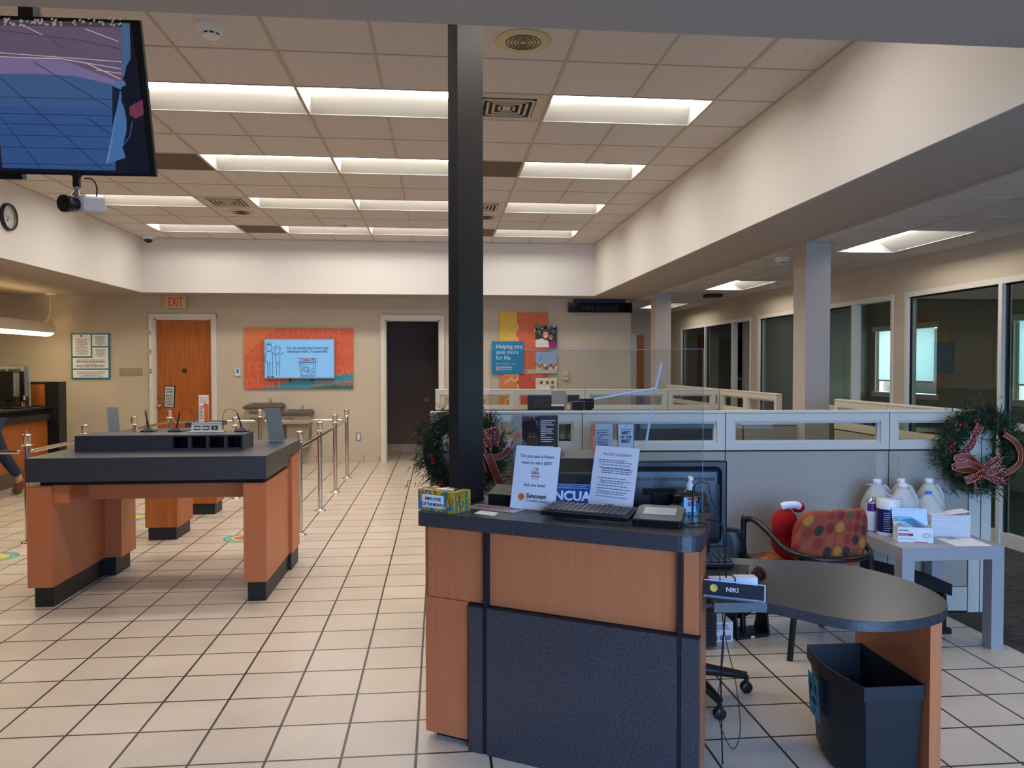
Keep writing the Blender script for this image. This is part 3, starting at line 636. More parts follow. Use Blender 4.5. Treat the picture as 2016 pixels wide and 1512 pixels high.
# sanitizer
def sanitizer(name, label, loc, s=1, rz=0):
    t = thing(name, loc, label, 'bottle', rz=rz); M_gel = mat('gel_blue', (120, 190, 220), .1, trans=.7, ior=1.3); M_pet = glassy('clear_plastic', (225, 238, 244), 1.2)
    a, b = .038*s, .024*s
    g = G(); g.prism(rrect(-a, a, -b, b, (.01*s,)*4), 0, .085*s, M_pet, True); g.add([(x*k, y*k2, z) for k, k2, z in ((1, 1, .085*s), (.95, .9, .095*s), (.35, .5, .108*s)) for x, y in rrect(-a, a, -b, b, (.01*s,)*4)], [(j*36+i, j*36+(i+1) % 36, (j+1)*36+(i+1) % 36, (j+1)*36+i) for j in range(2) for i in range(36)], M_pet, True); g.obj('bottle_body', t)
    G().prism(rrect(-a*.94, a*.94, -b*.92, b*.92, (.009*s,)*4), .003, .05*s, M_gel).obj('gel', t)
    g = G(); g.lathe([(.014*s, .106*s), (.014*s, .128*s), (.009*s, .135*s), (.006*s, .15*s)], M_whitep, 20); g.rbox(-.009*s, .009*s, -.035*s, .012*s, .15*s, .163*s, M_whitep, .003*s); g.obj('pump', t)
    g = G(frameM((0, -b-.0008, 0), (1, 0, 0), (0, 0, 1))); rect(g, -a*.75, .018*s, a*.5, .078*s, 0, mat('label_pale_blue', (170, 210, 232), .5)); rect(g, -a*.35, .066*s, a*.75, .076*s, .0004, mat('label_red', (190, 40, 70), .5)); rect(g, -a*.3, .043*s, a*.6, .060*s, .0004, mat('label_navy', (40, 40, 130), .5))
    if s == 1: g.text('Purell', .016, M_paper, Matrix.Translation((-a*.25, .047, .0008)), xs=.75, shear=.2)
    g.obj('label_sticker', t); return t
q = pz(1358, 1014, H); sanitizer('sanitizer_bottle', 'clear pump bottle of blue hand sanitizer on the reception counter', (q.x, q.y, H), 1.0, -AN+radians(20))
# ---------------- desk behind the counter, with the rounded peninsula ----------------
DZ = .74
dp = [(1.223, 3.348), (1.394, 3.294), (1.564, 3.25), (1.711, 3.192), (1.788, 3.12), (1.853, 3.01), (1.888, 2.876), (1.891, 2.752), (1.869, 2.655), (1.838, 2.590), (1.790, 2.535), (1.725, 2.49), (1.641, 2.455), (1.551, 2.438), (1.471, 2.440), (1.402, 2.463), (1.343, 2.505), (1.292, 2.56), (1.24, 2.617), (1.192, 2.672), (1.142, 2.683), (1.0, 2.69), (1.11, 3.10), (.46, 3.53), (.62, 3.74), (1.12, 3.76)]
cen = Vector((1.3, 3.0))
def cr(P, n=4):
    out = []; m = len(P)
    for i in range(m):
        if not (0 <= i <= 18): out.append(P[i]); continue
        a, b, c, d = [Vector(P[k % m]) for k in (max(i-1, 0), i, i+1, min(i+2, 19))]
        for k in range(n): t_ = k/n; q = .5*((2*b)+(-a+c)*t_+(2*a-5*b+4*c-d)*t_*t_+(-a+3*b-3*c+d)*t_**3); out.append((q.x, q.y))
    return out
DK = thing('desk', (0, 0, 0), 'low desk with teardrop peninsula top joined behind the reception counter', 'desk')
dps = cr(dp); g = G(); g.prism(dps, DZ-.036, DZ-.002, M_lam); g.prism([(x, y) for x, y in dps], DZ-.002, DZ, M_lamtop); g.obj('desktop', DK)
G().box(1.80, 1.845, 2.63, 3.14, 0, DZ-.05, M_wood).obj('support_panel', DK); G().box(1.81, 1.835, 2.66, 3.12, DZ-.05, DZ-.036, M_dark).obj('spacer', DK)
G().box(.62, .66, 3.3, 3.62, 0, DZ-.036, M_plinth).obj('end_panel', DK)
# monitor seen from behind
MY = 3.42
mr = math.atan2(1, 10.5)
q = py(1434, 1080, MY); tp = py(1432, 908, MY).z
t = thing('computer_monitor', (q.x, MY, DZ), 'large black monitor seen from behind on the reception desk', 'monitor', rz=-.095)
mz0, mz1 = q.z-DZ, tp-DZ; M_mon = mat('monitor_shell', (20, 22, 27), .28)
g = G(); g.rbox(-.56, 0, .02, .05, mz0, mz1, M_mon, .008); g.rbox(-.53, -.03, -.005, .03, mz0+.02, mz1-.025, M_mon, .03, 4); g.obj('shell', t)
g = G()
for i in range(46): g.box(-.5+i*.0095, -.496+i*.0095, -.009, -.004, mz1-.09, mz1-.075, M_dark)
for i in range(26): z = mz1-.11-i*.0095; g.box(-.062, -.045, -.009, -.004, z-.002, z+.002, M_dark)
g.obj('vent_slots', t)
G().rbox(-.36, -.2, -.03, 0, -.0+.01, mz1-.14, M_dark, .008).rbox(-.40, -.16, -.1, .12, 0, .012, M_dark, .004).obj('stand', t)
g = G(); g.rbox(-.40, -.25, -.010, -.004, mz1-.155, mz1-.125, M_black, .006); g.obj('handle_slot', t)
# receipt printer, black box device, scanner, NCUA plaque
t = thing('receipt_printer', cw(.97, .52, DZ), 'small black receipt printer behind the signature pad', 'printer', rz=-AN)
zt = pv(1300, 968, cw(0, .6), UU).z-DZ
g = G(); g.rbox(0, .15, 0, .16, 0, zt-.05, M_dark, .01); g.rbox(.01, .14, .03, .15, zt-.06, zt, M_dark2, .012); g.rbox(.0, .13, -.01, .04, zt-.075, zt-.04, M_dark, .008); g.obj('case', t); G().box(.02, .13, .045, .13, zt, zt+.004, M_black).obj('paper_slot', t)
q = cw(.195, .30, H); t = thing('card_reader', q, 'black boxy device on the counter behind the laminated sheet', 'device', rz=-AN)
G().rbox(0, .12, 0, .1, 0, .045, M_black, .006).obj('case', t); g = G(); g.add([(.0, 0, .045), (.12, 0, .045), (.12, .1, .075), (0, .1, .075)], [(0, 1, 2, 3)], M_dark2); g.obj('keypad', t)
q = py(1112, 998, 3.35); t = thing('desk_printer', (q.x-.1, 3.62, DZ), 'dark grey office printer behind the counter between the two page stands', 'printer', rz=-.15)
zt = py(1120, 905, 3.6).z-DZ
g = G(); g.rbox(0, .30, 0, .3, 0, zt-.06, M_dark2, .02); g.add([(0, 0, zt-.1), (.3, 0, zt-.1), (.3, .3, zt-.1), (0, .3, zt-.1), (.01, .06, zt-.0), (.29, .06, zt-.0), (.29, .28, zt+.02), (.01, .28, zt+.02)], [(0, 1, 5, 4), (1, 2, 6, 5), (2, 3, 7, 6), (3, 0, 4, 7), (4, 5, 6, 7)], M_dark2); g.obj('case', t)
g = G(frameM((.03, .09, zt+.002), (1, 0, 0), (0, .995, .1)))
for i in range(8): rect(g, .02+.012*i, 0, .028+.012*i, .1, .003, M_black)
g.obj('vents', t)
BL = pz(1098, 1003, H); BR = pz(1162, 1005, H)
t = thing('insurance_plaque', (BL.x, BL.y, H), 'blue plaque with big white NCUA letters on a stand between the pages', 'plaque', rz=math.atan2((BR-BL).y, (BR-BL).x)-.05)
M_navy = mat('plaque_blue', (20, 66, 130), .4); w = .17; h = .105
MM = frameM((-.02, 0, .008), (1, 0, 0), (0, .2, 1)); g = G(MM); g.box(0, w, 0, h, -.004, 0, M_navy); g.box(-.002, w+.002, -.012, 0, -.01, .02, M_acryl); g.obj('panel', t)
g = G(MM); g.text('NCUA', .056, M_paper, Matrix.Translation((w/2-.004, .034, .001)), 'CENTER', .0018)
for i, s in enumerate(('Your savings federally insured to at least $250,000', 'and backed by the full faith and credit of the United States Government')): g.text(s, .0062, M_paper, Matrix.Translation((w/2, .093-i*.008, .001)), 'CENTER', xs=.9 if i == 0 else .72)
g.text('National Credit Union Administration, a U.S. Government Agency', .0066, M_paper, Matrix.Translation((w/2, .017, .001)), 'CENTER', xs=.8)
for z in (.102, .008): rect(g, .002, z-.0006, w-.002, z+.0006, .001, M_paper)
g.obj('lettering', t)
# things on the low desk
keyboard('computer_keyboard', 'black keyboard on the low desk under the monitor', (pz(1395, 1122, DZ).x-.32, pz(1395, 1122, DZ).y+.0, DZ+.015), -.1, .42, .13)
t = thing('keyboard_tray', (.95, 2.98, DZ), 'dark rounded writing pad in front of the low desk keyboard', 'tray'); tr = [pz(x, y, DZ+.012) for x, y in ((1380, 1138), (1462, 1135), (1473, 1126), (1474, 1112), (1380, 1108))]
G().prism([(p.x-.95, p.y-2.98) for p in tr], .001, .012, M_dark2).obj('pad', t)
q = pz(1494, 1147, DZ); t = thing('pine_cone', (q.x, q.y, DZ), 'brown pine cone on the low desk beside the name plate', 'pine cone')
M_cone = mat('cone_brown', (128, 72, 50), .7, rgb2=(80, 40, 28), vscale=60)
def cone(g, c, s, n=60, M_=None, axis=None):
    M0 = g.M.copy(); R = axis.to_track_quat('Z', 'Y').to_matrix().to_4x4() if axis is not None else Matrix()
    g.M = M0 @ Matrix.Translation(c) @ R
    g.ball((0, 0, s*.9), s*.45, M_ or M_cone, (1, 1, 1.7), 1)
    for i in range(n):
        a = i*2.4; f = i/n; z = s*(.1+1.75*f); r = s*(.95*sin(pi*(.2+.72*f))); d = Vector((cos(a), sin(a), .25+f)); q_ = Vector((-sin(a), cos(a), 0))*s*.3*(1.1-f*.5)
        b = Vector((cos(a)*r*.3, sin(a)*r*.3, z)); e = Vector((cos(a)*r, sin(a)*r, z+s*.18))
        g.add([b-q_*.6, b+q_*.6, e+q_, e+Vector((0, 0, s*.12)), e-q_, e-Vector((0, 0, s*.08))], [(0, 1, 2, 3, 4), (0, 1, 2, 5, 4)], M_ or M_cone)
    g.M = M0
g = G(); cone(g, Vector((0, 0, 0)), .032, 70); g.obj('scales', t)
BL = pz(1386, 1172.5, DZ); BR = pz(1507, 1186, DZ); t = thing('name_plate', (BL.x, BL.y, DZ), 'black name plate in a clear acrylic holder at the edge of the low desk', 'name plate', rz=math.atan2((BR-BL).y, (BR-BL).x)); w = (BR-BL).length; h = .062
MM = frameM((0, 0, 0), (1, 0, 0), (0, .15, 1)); g = G(MM); g.box(0, w, 0, h, -.003, 0, M_acryl); M_glint = mat('painted_edge_glint', (190, 215, 245), .1)  # pale blue colour paints the glow of light along clear acrylic edges
g.box(0, w, 0, .004, -.004, .003, M_glint).box(0, w, h-.003, h, -.004, .002, M_glint).box(w-.004, w, 0, h, -.004, .002, M_glint).box(0, w, 0, .004, -.006, .03, M_acryl); g.obj('holder', t)
g = G(MM); rect(g, .002, .006, w-.006, h-.005, .001, M_blk); g.text('NIKI', .024, M_paper, Matrix.Translation((w*.36, h*.38, .0016)), 'LEFT', .0002)
disc(g, w*.16, h*.52, .014, .0014, M_sunY); disc(g, w*.18, h*.62, .007, .0016, mat('print_grey_light', (170, 170, 160), .7)); g.obj('insert', t)
q = pz(1455, 1160, DZ); t = thing('note_holder', (q.x, q.y+.03, DZ), 'white stack of notes standing behind the name plate', 'note stack', rz=-.1)
g = G(); g.box(0, .085, 0, .05, 0, .036, M_paper).box(-.10, -.005, .01, .05, 0, .03, M_paper); g.tube([(0, -.001, .05), (0.005, -.004, .085), (.012, .01, .085)], .0015, M_dark, 6); g.obj('notes', t)
# ---------------- waste bin ----------------
M_bin = mat('bin_plastic', (30, 32, 36), .45)
t = thing('waste_bin', (1.557, 2.65, 0), 'tall black wastebasket with a blue recycling notice under the peninsula', 'waste bin')
def outline(x0, x1, y0, y1, bul, n=10):
    P = [(x1, y0), (x1, y1)]
    for i in range(n+1):
        s = i/n; y = y1+(y0-y1)*s; P.append((x0-bul*sin(pi*s)+.0, y))
    return P
def loftP(g, secs, m):
    n = len(secs[0][0]); v = []
    for P, z in secs: v += [(p[0], p[1], z) for p in P]
    g.add(v, [(j*n+i, j*n+(i+1) % n, (j+1)*n+(i+1) % n, (j+1)*n+i) for j in range(len(secs)-1) for i in range(n)], m, False)
HB = .42
g = G(); outer = [(outline(.045, .225, .04, .395, .03), 0), (outline(.03, .225, .03, .41, .035), .03), (outline(.012, .235, .01, .43, .04), HB-.06), (outline(0, .24, 0, .44, .04), HB-.055), (outline(0, .24, 0, .44, .04), HB)]
inner = [(outline(.006, .234, .006, .434, .04), HB), (outline(.035, .218, .035, .40, .033), .03)]
loftP(g, outer+inner, M_bin); g.poly([(p[0], p[1], .0) for p in outer[0][0]], M_bin); g.poly([(p[0], p[1], .03) for p in inner[-1][0]], M_bin); g.obj('bin_body', t)
M_note = mat('notice_blue', (64, 178, 226), .6)
nm = frameM((-.012, .345, .205), (.0, -1, .0), (.06, 0, 1)); g = G(frameM((-.021, .37, .19), (-.16, -1, 0), (-.06, 0, 1)))
rect(g, 0, -.02, .125, .155, .001, M_note)
for k in range(3):
    a = k*2*pi/3+.5; c, s_ = cos(a), sin(a)
    g.poly([(.062+.03*c*1.0+x*c*.9-y*s_, .082+.03*s_+x*s_*.9+y*c, .002) for x, y in ((-.008, -.02), (.008, -.02), (.012, .008), (.018, .012), (0, .026), (-.016, .012), (-.008, .008))], M_ink)
def arctext(g, s, cx, cy, r, a0, a1, size, up=1):
    n = len(s)
    for i, ch in enumerate(s):
        a = a0+(a1-a0)*(i+.5)/n; M_ = Matrix.Translation((cx+r*cos(a), cy+r*sin(a), .0018)) @ Matrix.Rotation(a-pi/2 if up > 0 else a+pi/2, 4, 'Z'); g.text(ch, size, M_ink, M_, 'CENTER')
arctext(g, 'Recycle Paper Only!', .062, .085, .048, radians(160), radians(15), .0125); arctext(g, 'Nothing Else Please', .062, .085, .056, radians(200), radians(345), .010, -1)
greek(g, .04, .0, .085, .018, .0018, 3, M_ink, rn, center=True); g.obj('notice', t)

# added sheet behind the screen; its pale bars paint bright glint lines
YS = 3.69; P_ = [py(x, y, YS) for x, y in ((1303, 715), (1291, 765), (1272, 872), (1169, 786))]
dn = (P_[2]-P_[1]); P5 = P_[2]+dn*((DZ-P_[2].z)/dn.z); P6 = Vector((P_[3].x-.02, YS, DZ)); t = thing('added_glint_sheet', P6, 'added thin clear sheet with painted bright blue glint lines behind the NOTARY page', 'acrylic screen')
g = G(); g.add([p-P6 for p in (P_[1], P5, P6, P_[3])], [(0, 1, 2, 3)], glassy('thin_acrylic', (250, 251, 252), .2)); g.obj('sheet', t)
g = G(); g.tube([P_[0]-P6, P_[1]-P6], .0055, M_glint, 6).tube([P_[1]-P6, P_[3]-P6], [.006, .005], M_glint, 6).tube([P_[1]+dn*.36-P6, P_[2]-P6], .0055, M_glint, 6); g.obj('edge_or_glint_bar', t, 'painted bright blue white glints')
# ---------------- cubicle panels ----------------
M_cubglass = glassy('panel_glass', (236, 238, 234), .35)
def cubpanel(p0, p1, label, top=True, z1=1.32, group='office cubicle panels', endpost=False):
    p0 = Vector((p0[0], p0[1], 0)); p1 = Vector((p1[0], p1[1], 0)); d = p1-p0; w = d.length
    t = thing('cubicle_partition', p0, label, 'cubicle panel', group, rz=math.atan2(d.y, d.x)); T_ = .03; e = .003; zs = 1.06 if top else z1-.02
    g = G(); g.box(e, w-e, -T_+.004, T_-.004, .17, zs-.004, M_fabric); g.obj('fabric_panel', t)
    g = G(); g.box(e, w-e, -T_-.004, T_+.004, .01, .165, M_cubtrim, .003)
    g.box(w*.1, w*.1+.05, -T_-.006, -T_-.004, .1, .105, M_frame); g.obj('base_raceway', t)
    g = G(); g.box(0, w, -T_+.012, T_-.012, .0, z1-.018, M_black)
    if top: g.bm.clear(); g.box(0, w, -T_+.012, T_-.012, .0, zs+.004, M_black)
    g.obj('core', t)
    if top:
        g = G(); a, b, zl, zh = .055, w-.055, zs+.05, z1-.068
        for x0, x1, y0, y1 in ((e, w-e, zs+.006, zl), (e, w-e, zh, z1-.02), (e, a, zl, zh), (b, w-e, zl, zh)): g.box(x0, x1, -T_, T_, y0, y1, M_cubtrim)
        i = .016
        for x0, x1, y0, y1 in ((a, b, zl, zl+i), (a, b, zh-i, zh), (a, a+i, zl+i, zh-i), (b-i, b, zl+i, zh-i)): g.box(x0, x1, -T_+.016, T_-.016, y0, y1, M_cubtrim)
        g.obj('window_frame', t); G().box(a+i, b-i, -.003, .003, zl+i, zh-i, M_cubglass).obj('pane', t)
    g = G(); g.box(0, w, -T_-.003, T_+.003, z1-.02, z1, M_cubtrim, .006); g.obj('top_cap', t); return t
A0 = Vector((-.06, 4.88)); DD = Vector((3.52, -.22)).normalized()
def AW(s): p = A0+DD*s; return (p.x, p.y)
ss = [0, .97, 1.892, 2.962, 3.49]
for i, lb in enumerate(('front cubicle panel behind the black post, with the left wreath on it', 'front cubicle panel behind the NOTARY page, second from the post', 'widest-looking front cubicle panel behind the dotted chair', 'last front cubicle panel at the right, behind the big wreath')):
    cubpanel(AW(ss[i]), AW(ss[i+1]), lb)
B0 = Vector((-.05, 9.49)); B1 = Vector((3.38, 9.10)); bs = [0, .285, .535, .83, 1]
for i, lb in enumerate(('rear cubicle panel at the left end beside the dark doorway', 'rear cubicle panel below the yellow and red mural', 'rear cubicle panel below the cream wall box', 'rear cubicle panel in front of the far beige column')):
    a = B0.lerp(B1, bs[i]); b = B0.lerp(B1, bs[i+1]); cubpanel(a, b, lb)
cubpanel((3.42, 4.70), (3.42, 5.5), 'side cubicle panel running back from the big wreath, nearest half'); cubpanel((3.42, 5.5), (3.42, 6.28), 'side cubicle panel ending before the near beige column')
cubpanel((3.46, 7.5), (3.46, 8.3), 'side cubicle panel just past the near beige column'); cubpanel((3.46, 8.3), (3.46, 9.08), 'side cubicle panel meeting the rear row corner'); cubpanel((3.46, 9.12), (3.46, 11.3), 'long far side cubicle panel beyond the rear row')
p0 = pz(1487, 838, 1.07); p1 = pz(1628, 838, 1.07); cubpanel((p0.x, 6.86), (3.39, 6.86), 'low inner cubicle divider without glass, near the beige column', False, 1.07)
cubpanel((1.75, 7.4), (3.43, 7.4), 'low inner cubicle divider just behind the first one', False, 1.10)
_a = AW(3.49); t = thing('partition_end_post', (_a[0], _a[1], 0), 'pale vertical end post of the front partition row under the big wreath', 'post', rz=math.atan2(DD.y, DD.x))
G().box(.004, .078, -.03, .03, 0, 1.32, M_cubtrim).obj('post_body', t); G().box(.078, .085, -.02, .02, 0, 1.3, M_black).box(.085, .15, -.03, .03, 0, 1.32, M_cubtrim).obj('outer_trim', t)
# desks and screens inside the cubicles
M_desk = mat('cubicle_desk', (150, 140, 128), .5)
for x, y, w, d, lb, rz in ((1.0, 5.0, 2.1, .6, 'cubicle desk just behind the front panels', 0), (.3, 8.62, 2.6, .6, 'cubicle desk along the rear row of panels', -.112), (.3, 5.85, 1.6, .6, 'cubicle desk in the middle of the open office', 0)):
    t = thing('cubicle_desk', (x, y, 0), lb, 'desk', rz=rz); G().box(0, w, 0, d, .70, .735, M_desk).obj('desktop', t); G().box(.02, .05, .02, d-.02, 0, .7, M_cubtrim).obj('side_panel', t); G().box(w-.05, w-.02, .02, d-.02, 0, .7, M_cubtrim).obj('side_panel', t)
def mon(px, Y, z0, label, rz=0):
    (x0, y0), (x1, y1) = px; a = py(x0, y0, Y); b = py(x1, y1, Y); w = b.x-a.x; zt = a.z; zb_ = zt-w*.62
    t = thing('computer_monitor', (a.x, Y, z0), label, 'monitor', 'cubicle monitors', rz=rz)
    G().rbox(0, w, 0, .03, zb_-z0, zt-z0, M_dark, .006).rbox(w*.15, w*.85, -.02, .01, zb_-z0+.04, zt-z0-.05, M_dark2, .008).obj('shell', t)
    G().rbox(w/2-.04, w/2+.04, -.03, 0, .0, zb_-z0+.06, M_dark, .004).rbox(w/2-.13, w/2+.13, -.1, .09, 0, .012, M_dark, .004).obj('stand', t)
mon(((1039, 778), (1092, 797)), 8.7, .735, 'dark monitor seen through the rear panels below the red mural')
mon(((1118, 778), (1141, 797)), 8.7, .735, 'second dark monitor behind the striped folder stand')
mon(((1240, 833), (1404, 866)), 5.35, .735, 'wide dark monitor seen through the front panel behind the NOTARY page')
mon(((1140, 785), (1172, 806)), 6.2, .735, 'black monitor back rising above the front panels', .2)
# framed folder stand and picture frame above the front panels
q = py(1110, 806, 6.0)
t = thing('brochure_stand', (q.x-.08, 6.0, .735), 'grey striped brochure stand above the front panels', 'brochure stand', rz=-.3); zt = py(1100, 770, 6.0).z-.735
g = G(); M_str = mat('stripe_grey', (150, 140, 128), .6); M_wine = mat('wine_red', (110, 30, 40), .6)
g.add([(0, 0, 0), (.11, 0, 0), (.11, .05, 0), (0, .05, 0), (-.02, 0, zt), (.09, 0, zt+.0), (.09, .05, zt), (-.02, .05, zt)], [(0, 1, 2, 3), (4, 5, 6, 7), (0, 1, 5, 4), (1, 2, 6, 5), (2, 3, 7, 6), (3, 0, 4, 7)], M_str)
g.M = frameM((0, -.002, 0), (1, 0, 0), (-.04, 0, 1)); rect(g, .002, zt-.16, .105, zt-.12, .001, M_ink); rect(g, .002, zt-.118, .105, zt-.105, .001, M_paper)
for i in range(4): rect(g, .005+i*.027, .02, .028+i*.027, zt-.17, .001, (M_wine, M_paper, M_ink, M_wine)[i])
g.obj('rack', t)
q = py(1125, 806, 6.1); t = thing('picture_frame', (q.x, 6.1, .735), 'silver picture frame leaning between the brochure stand and black monitor', 'picture frame', rz=.3); zt = py(1130, 790, 6.1).z-.735
g = G(); g.box(0, .12, 0, .015, 0, zt, M_steel); rect(G(), 0, 0, 1, 1, 0, M_steel); g.box(.008, .112, -.002, 0, .008, zt-.008, M_dark2); g.obj('frame', t)
# papers and posters on the inside/front of the first panels
def onwall(x, y, off=.034):                  # pixel -> frame on the front face of the first cubicle wall
    n = Vector((DD.y, -DD.x, 0)); return pv(x, y, (A0.x+n.x*off, A0.y+n.y*off), DD)
def poster_frame(TLp, BRp, off=.036, Yp=None):
    a = onwall(*TLp, off); b = onwall(*BRp, off); M = frameM((a.x, a.y, b.z), (DD.x, DD.y, 0), (0, 0, 1)); return M, (b.xy-a.xy).length, a.z-b.z
M, w, h = poster_frame((1010, 818), (1098, 958))
t = thing('portrait_poster', M.translation, 'dark poster with a portrait head and white print behind the friend page', 'poster', rz=math.atan2(DD.y, DD.x)); MM = frameM((0, 0, 0), (1, 0, 0), (0, 0, 1))
g = G(MM); g.box(0, w, 0, h, -.004, 0, mat('poster_grey', (98, 96, 92), .5)); g.obj('backing', t)
M_skin1 = mat('portrait_skin', (70, 46, 38), .7); M_hairp = mat('portrait_hair', (24, 20, 24), .8); M_purp = mat('portrait_purple', (70, 44, 74), .7)
g = G(MM); rect(g, w*.55, 0, w, h, .001, mat('poster_black', (34, 32, 40), .5)); rect(g, 0, 0, w*.2, h, .0012, mat('poster_pale', (150, 150, 142), .6)); disc(g, w*.10, h*.72, w*.07, .0014, M_orange)
disc(g, w*.40, h*.75, w*.20, .0016, M_hairp, 20, 1.2); disc(g, w*.36, h*.86, w*.17, .0017, M_hairp, 14, 1.0)
for i in range(10): disc(g, w*(.24+.035*i), h*(.93+.03*sin(i*1.7)), w*.035, .0018, M_hairp, 8)
disc(g, w*.43, h*.66, w*.13, .002, M_skin1, 24, 1.5); disc(g, w*.38, h*.70, w*.014, .0022, M_paper, 8, .5); disc(g, w*.47, h*.70, w*.014, .0022, M_paper, 8, .5); rect(g, w*.39, h*.58, w*.47, h*.59, .0022, M_wine)
g.poly([(w*.05, 0, .0021), (w*.12, h*.3, .0021), (w*.32, h*.46, .0021), (w*.52, h*.46, .0021), (w*.66, 0, .0021)], M_purp); disc(g, w*.3, h*.95, w*.1, .0019, M_purp, 16, .5)
greek(g, w*.62, h*.62, w*.94, h*.94, .0022, 11, M_paper, rn); greek(g, w*.62, h*.4, w*.94, h*.58, .0022, 6, M_paper, rn); g.obj('portrait', t)
a = onwall(1100, 833, -.036); b = onwall(1142, 868, -.036); t = thing('photo_print', (a.x, a.y, b.z), 'sepia photograph of pump bottles seen through the front panel glass', 'picture'); w, h = b.x-a.x, a.z-b.z
g = G(frameM((0, 0, 0), (1, 0, 0), (0, 0, 1))); rect(g, 0, 0, w, h, 0, mat('sepia', (176, 160, 138), .7)); M_sep = mat('sepia_dark', (96, 84, 72), .7)
for x in (.08, .42): rect(g, w*x, h*.1, w*(x+.2), h*.42, .0006, M_paper); rect(g, w*(x+.07), h*.42, w*(x+.11), h*.55, .0006, M_paper)
g.tube(smooth([(w*.45, h*.5, .001), (w*.35, h*.8, .001), (w*.5, h*.92, .001), (w*.6, h*.6, .001), (w*.95, h*.5, .001)]), .003, M_sep, 5); rect(g, 0, 0, w, h*.1, .0007, M_sep); g.box(0, w, 0, h, -.003, -.001, M_paper); g.obj('print', t)
# brochure page and BEST OF THE BEST sign in front of the second panel
a = py(1165, 835, 4.5); b = py(1206, 905, 4.5)
t = thing('brochure_page', (a.x, 4.5, DZ), 'orange edged information page in a clear stand behind the counter', 'brochure'); w, h = b.x-a.x, a.z-DZ
g = G(frameM((0, 0, 0), (1, 0, 0), (0, 0, 1))); rect(g, w*.18, .1, w, h, .001, mat('page_grey', (176, 190, 204), .6)); rect(g, 0, .1, w*.18, h, .001, M_orange); g.box(0, w, 0, h, -.004, 0, M_acryl); greek(g, w*.24, h-.16, w*.92, h-.03, .0015, 9, M_txt, rn)
g.text('INSURANCE', .014, M_paper, Matrix.Translation((w*.13, h-.15, .0015)) @ Matrix.Rotation(pi/2, 4, 'Z')); g.obj('page', t); G().box(0, w, -.03, .05, 0, .006, M_acryl).obj('base', t)
a = py(1216, 834, 4.45); b = py(1248, 905, 4.45)
t = thing('award_sign', (a.x, 4.45, DZ), 'green framed sign reading BEST OF THE BEST behind the counter', 'sign'); w, h = b.x-a.x, a.z-DZ
g = G(frameM((0, 0, 0), (1, 0, 0), (0, 0, 1))); g.box(0, w, 0, h, -.006, 0, mat('frame_green', (70, 96, 90), .5)); rect(g, .004, .05, w-.004, h-.004, .001, mat('page_pale', (190, 202, 216), .5))
g.text('2020', .009, M_txt, Matrix.Translation((w/2, h-.022, .0015)), 'CENTER'); g.text('Tampa Bay Times', .0095, M_ink, Matrix.Translation((w/2, h-.036, .0015)), 'CENTER', .0002)
for s, z in (('BEST', .063), ('OF THE', .087), ('BEST', .113)): g.text(s, .026 if s == 'BEST' else .02, M_ink, Matrix.Translation((w/2, h-z, .0015)), 'CENTER', .0011)
g.obj('placard', t); G().box(0, w, -.03, .05, 0, .006, M_acryl).obj('base', t)
# ledge that carries those signs, right behind the counter (credenza)
t = thing('credenza', (.55, 4.36, 0), 'low beige credenza against the front cubicle panels behind the counter', 'credenza'); G().box(0, .80, 0, .30, .70, .735, M_desk).obj('top', t); G().box(.01, .79, .02, .3, 0, .70, M_cubtrim).obj('body', t)
g = G(); g.box(.02, .39, .008, .02, .1, .68, M_cubtrim).box(.41, .78, .008, .02, .1, .68, M_cubtrim); g.obj('doors', t)
# ---------------- guest chair with dotted fabric ----------------
def dotted():
    m = bpy.data.materials.new('dotted_fabric'); m.use_nodes = True; nt = m.node_tree; N = nt.nodes; b = N['Principled BSDF']; b.inputs['Roughness'].default_value = .9
    tc = N.new('ShaderNodeTexCoord'); mp = N.new('ShaderNodeMapping'); mp.inputs['Scale'].default_value = (17, 17, 17); nt.links.new(tc.outputs['Object'], mp.inputs[0])
    vo = N.new('ShaderNodeTexVoronoi'); vo.inputs['Randomness'].default_value = .12; vo.inputs['Scale'].default_value = 1; vo.voronoi_dimensions = '2D'
    sp = N.new('ShaderNodeSeparateXYZ'); cb = N.new('ShaderNodeCombineXYZ'); ad = N.new('ShaderNodeMath'); ad.operation = 'ADD'; nt.links.new(mp.outputs[0], sp.inputs[0]); nt.links.new(sp.outputs[0], cb.inputs[0]); nt.links.new(sp.outputs[1], ad.inputs[0]); nt.links.new(sp.outputs[2], ad.inputs[1]); nt.links.new(ad.outputs[0], cb.inputs[1]); nt.links.new(cb.outputs[0], vo.inputs[0])
    lt = N.new('ShaderNodeMath'); lt.operation = 'LESS_THAN'; lt.inputs[1].default_value = .43; nt.links.new(vo.outputs['Distance'], lt.inputs[0])
    s2 = N.new('ShaderNodeSeparateColor'); nt.links.new(vo.outputs['Color'], s2.inputs[0]); rp = N.new('ShaderNodeValToRGB'); rp.color_ramp.interpolation = 'CONSTANT'; nt.links.new(s2.outputs[0], rp.inputs[0])
    cols = [(56, 42, 36), (128, 34, 32), (168, 116, 40), (156, 62, 40), (98, 74, 54), (142, 46, 38), (164, 76, 42)]
    while len(rp.color_ramp.elements) < 7: rp.color_ramp.elements.new(.5)
    for i, c in enumerate(cols): rp.color_ramp.elements[i].position = i/7; rp.color_ramp.elements[i].color = L(c)
    mx = N.new('ShaderNodeMix'); mx.data_type = 'RGBA'; nt.links.new(lt.outputs[0], mx.inputs[0]); mx.inputs[6].default_value = L((150, 66, 38)); nt.links.new(rp.outputs[0], mx.inputs[7]); nt.links.new(mx.outputs[2], b.inputs['Base Color']); return m
M_dot = dotted()
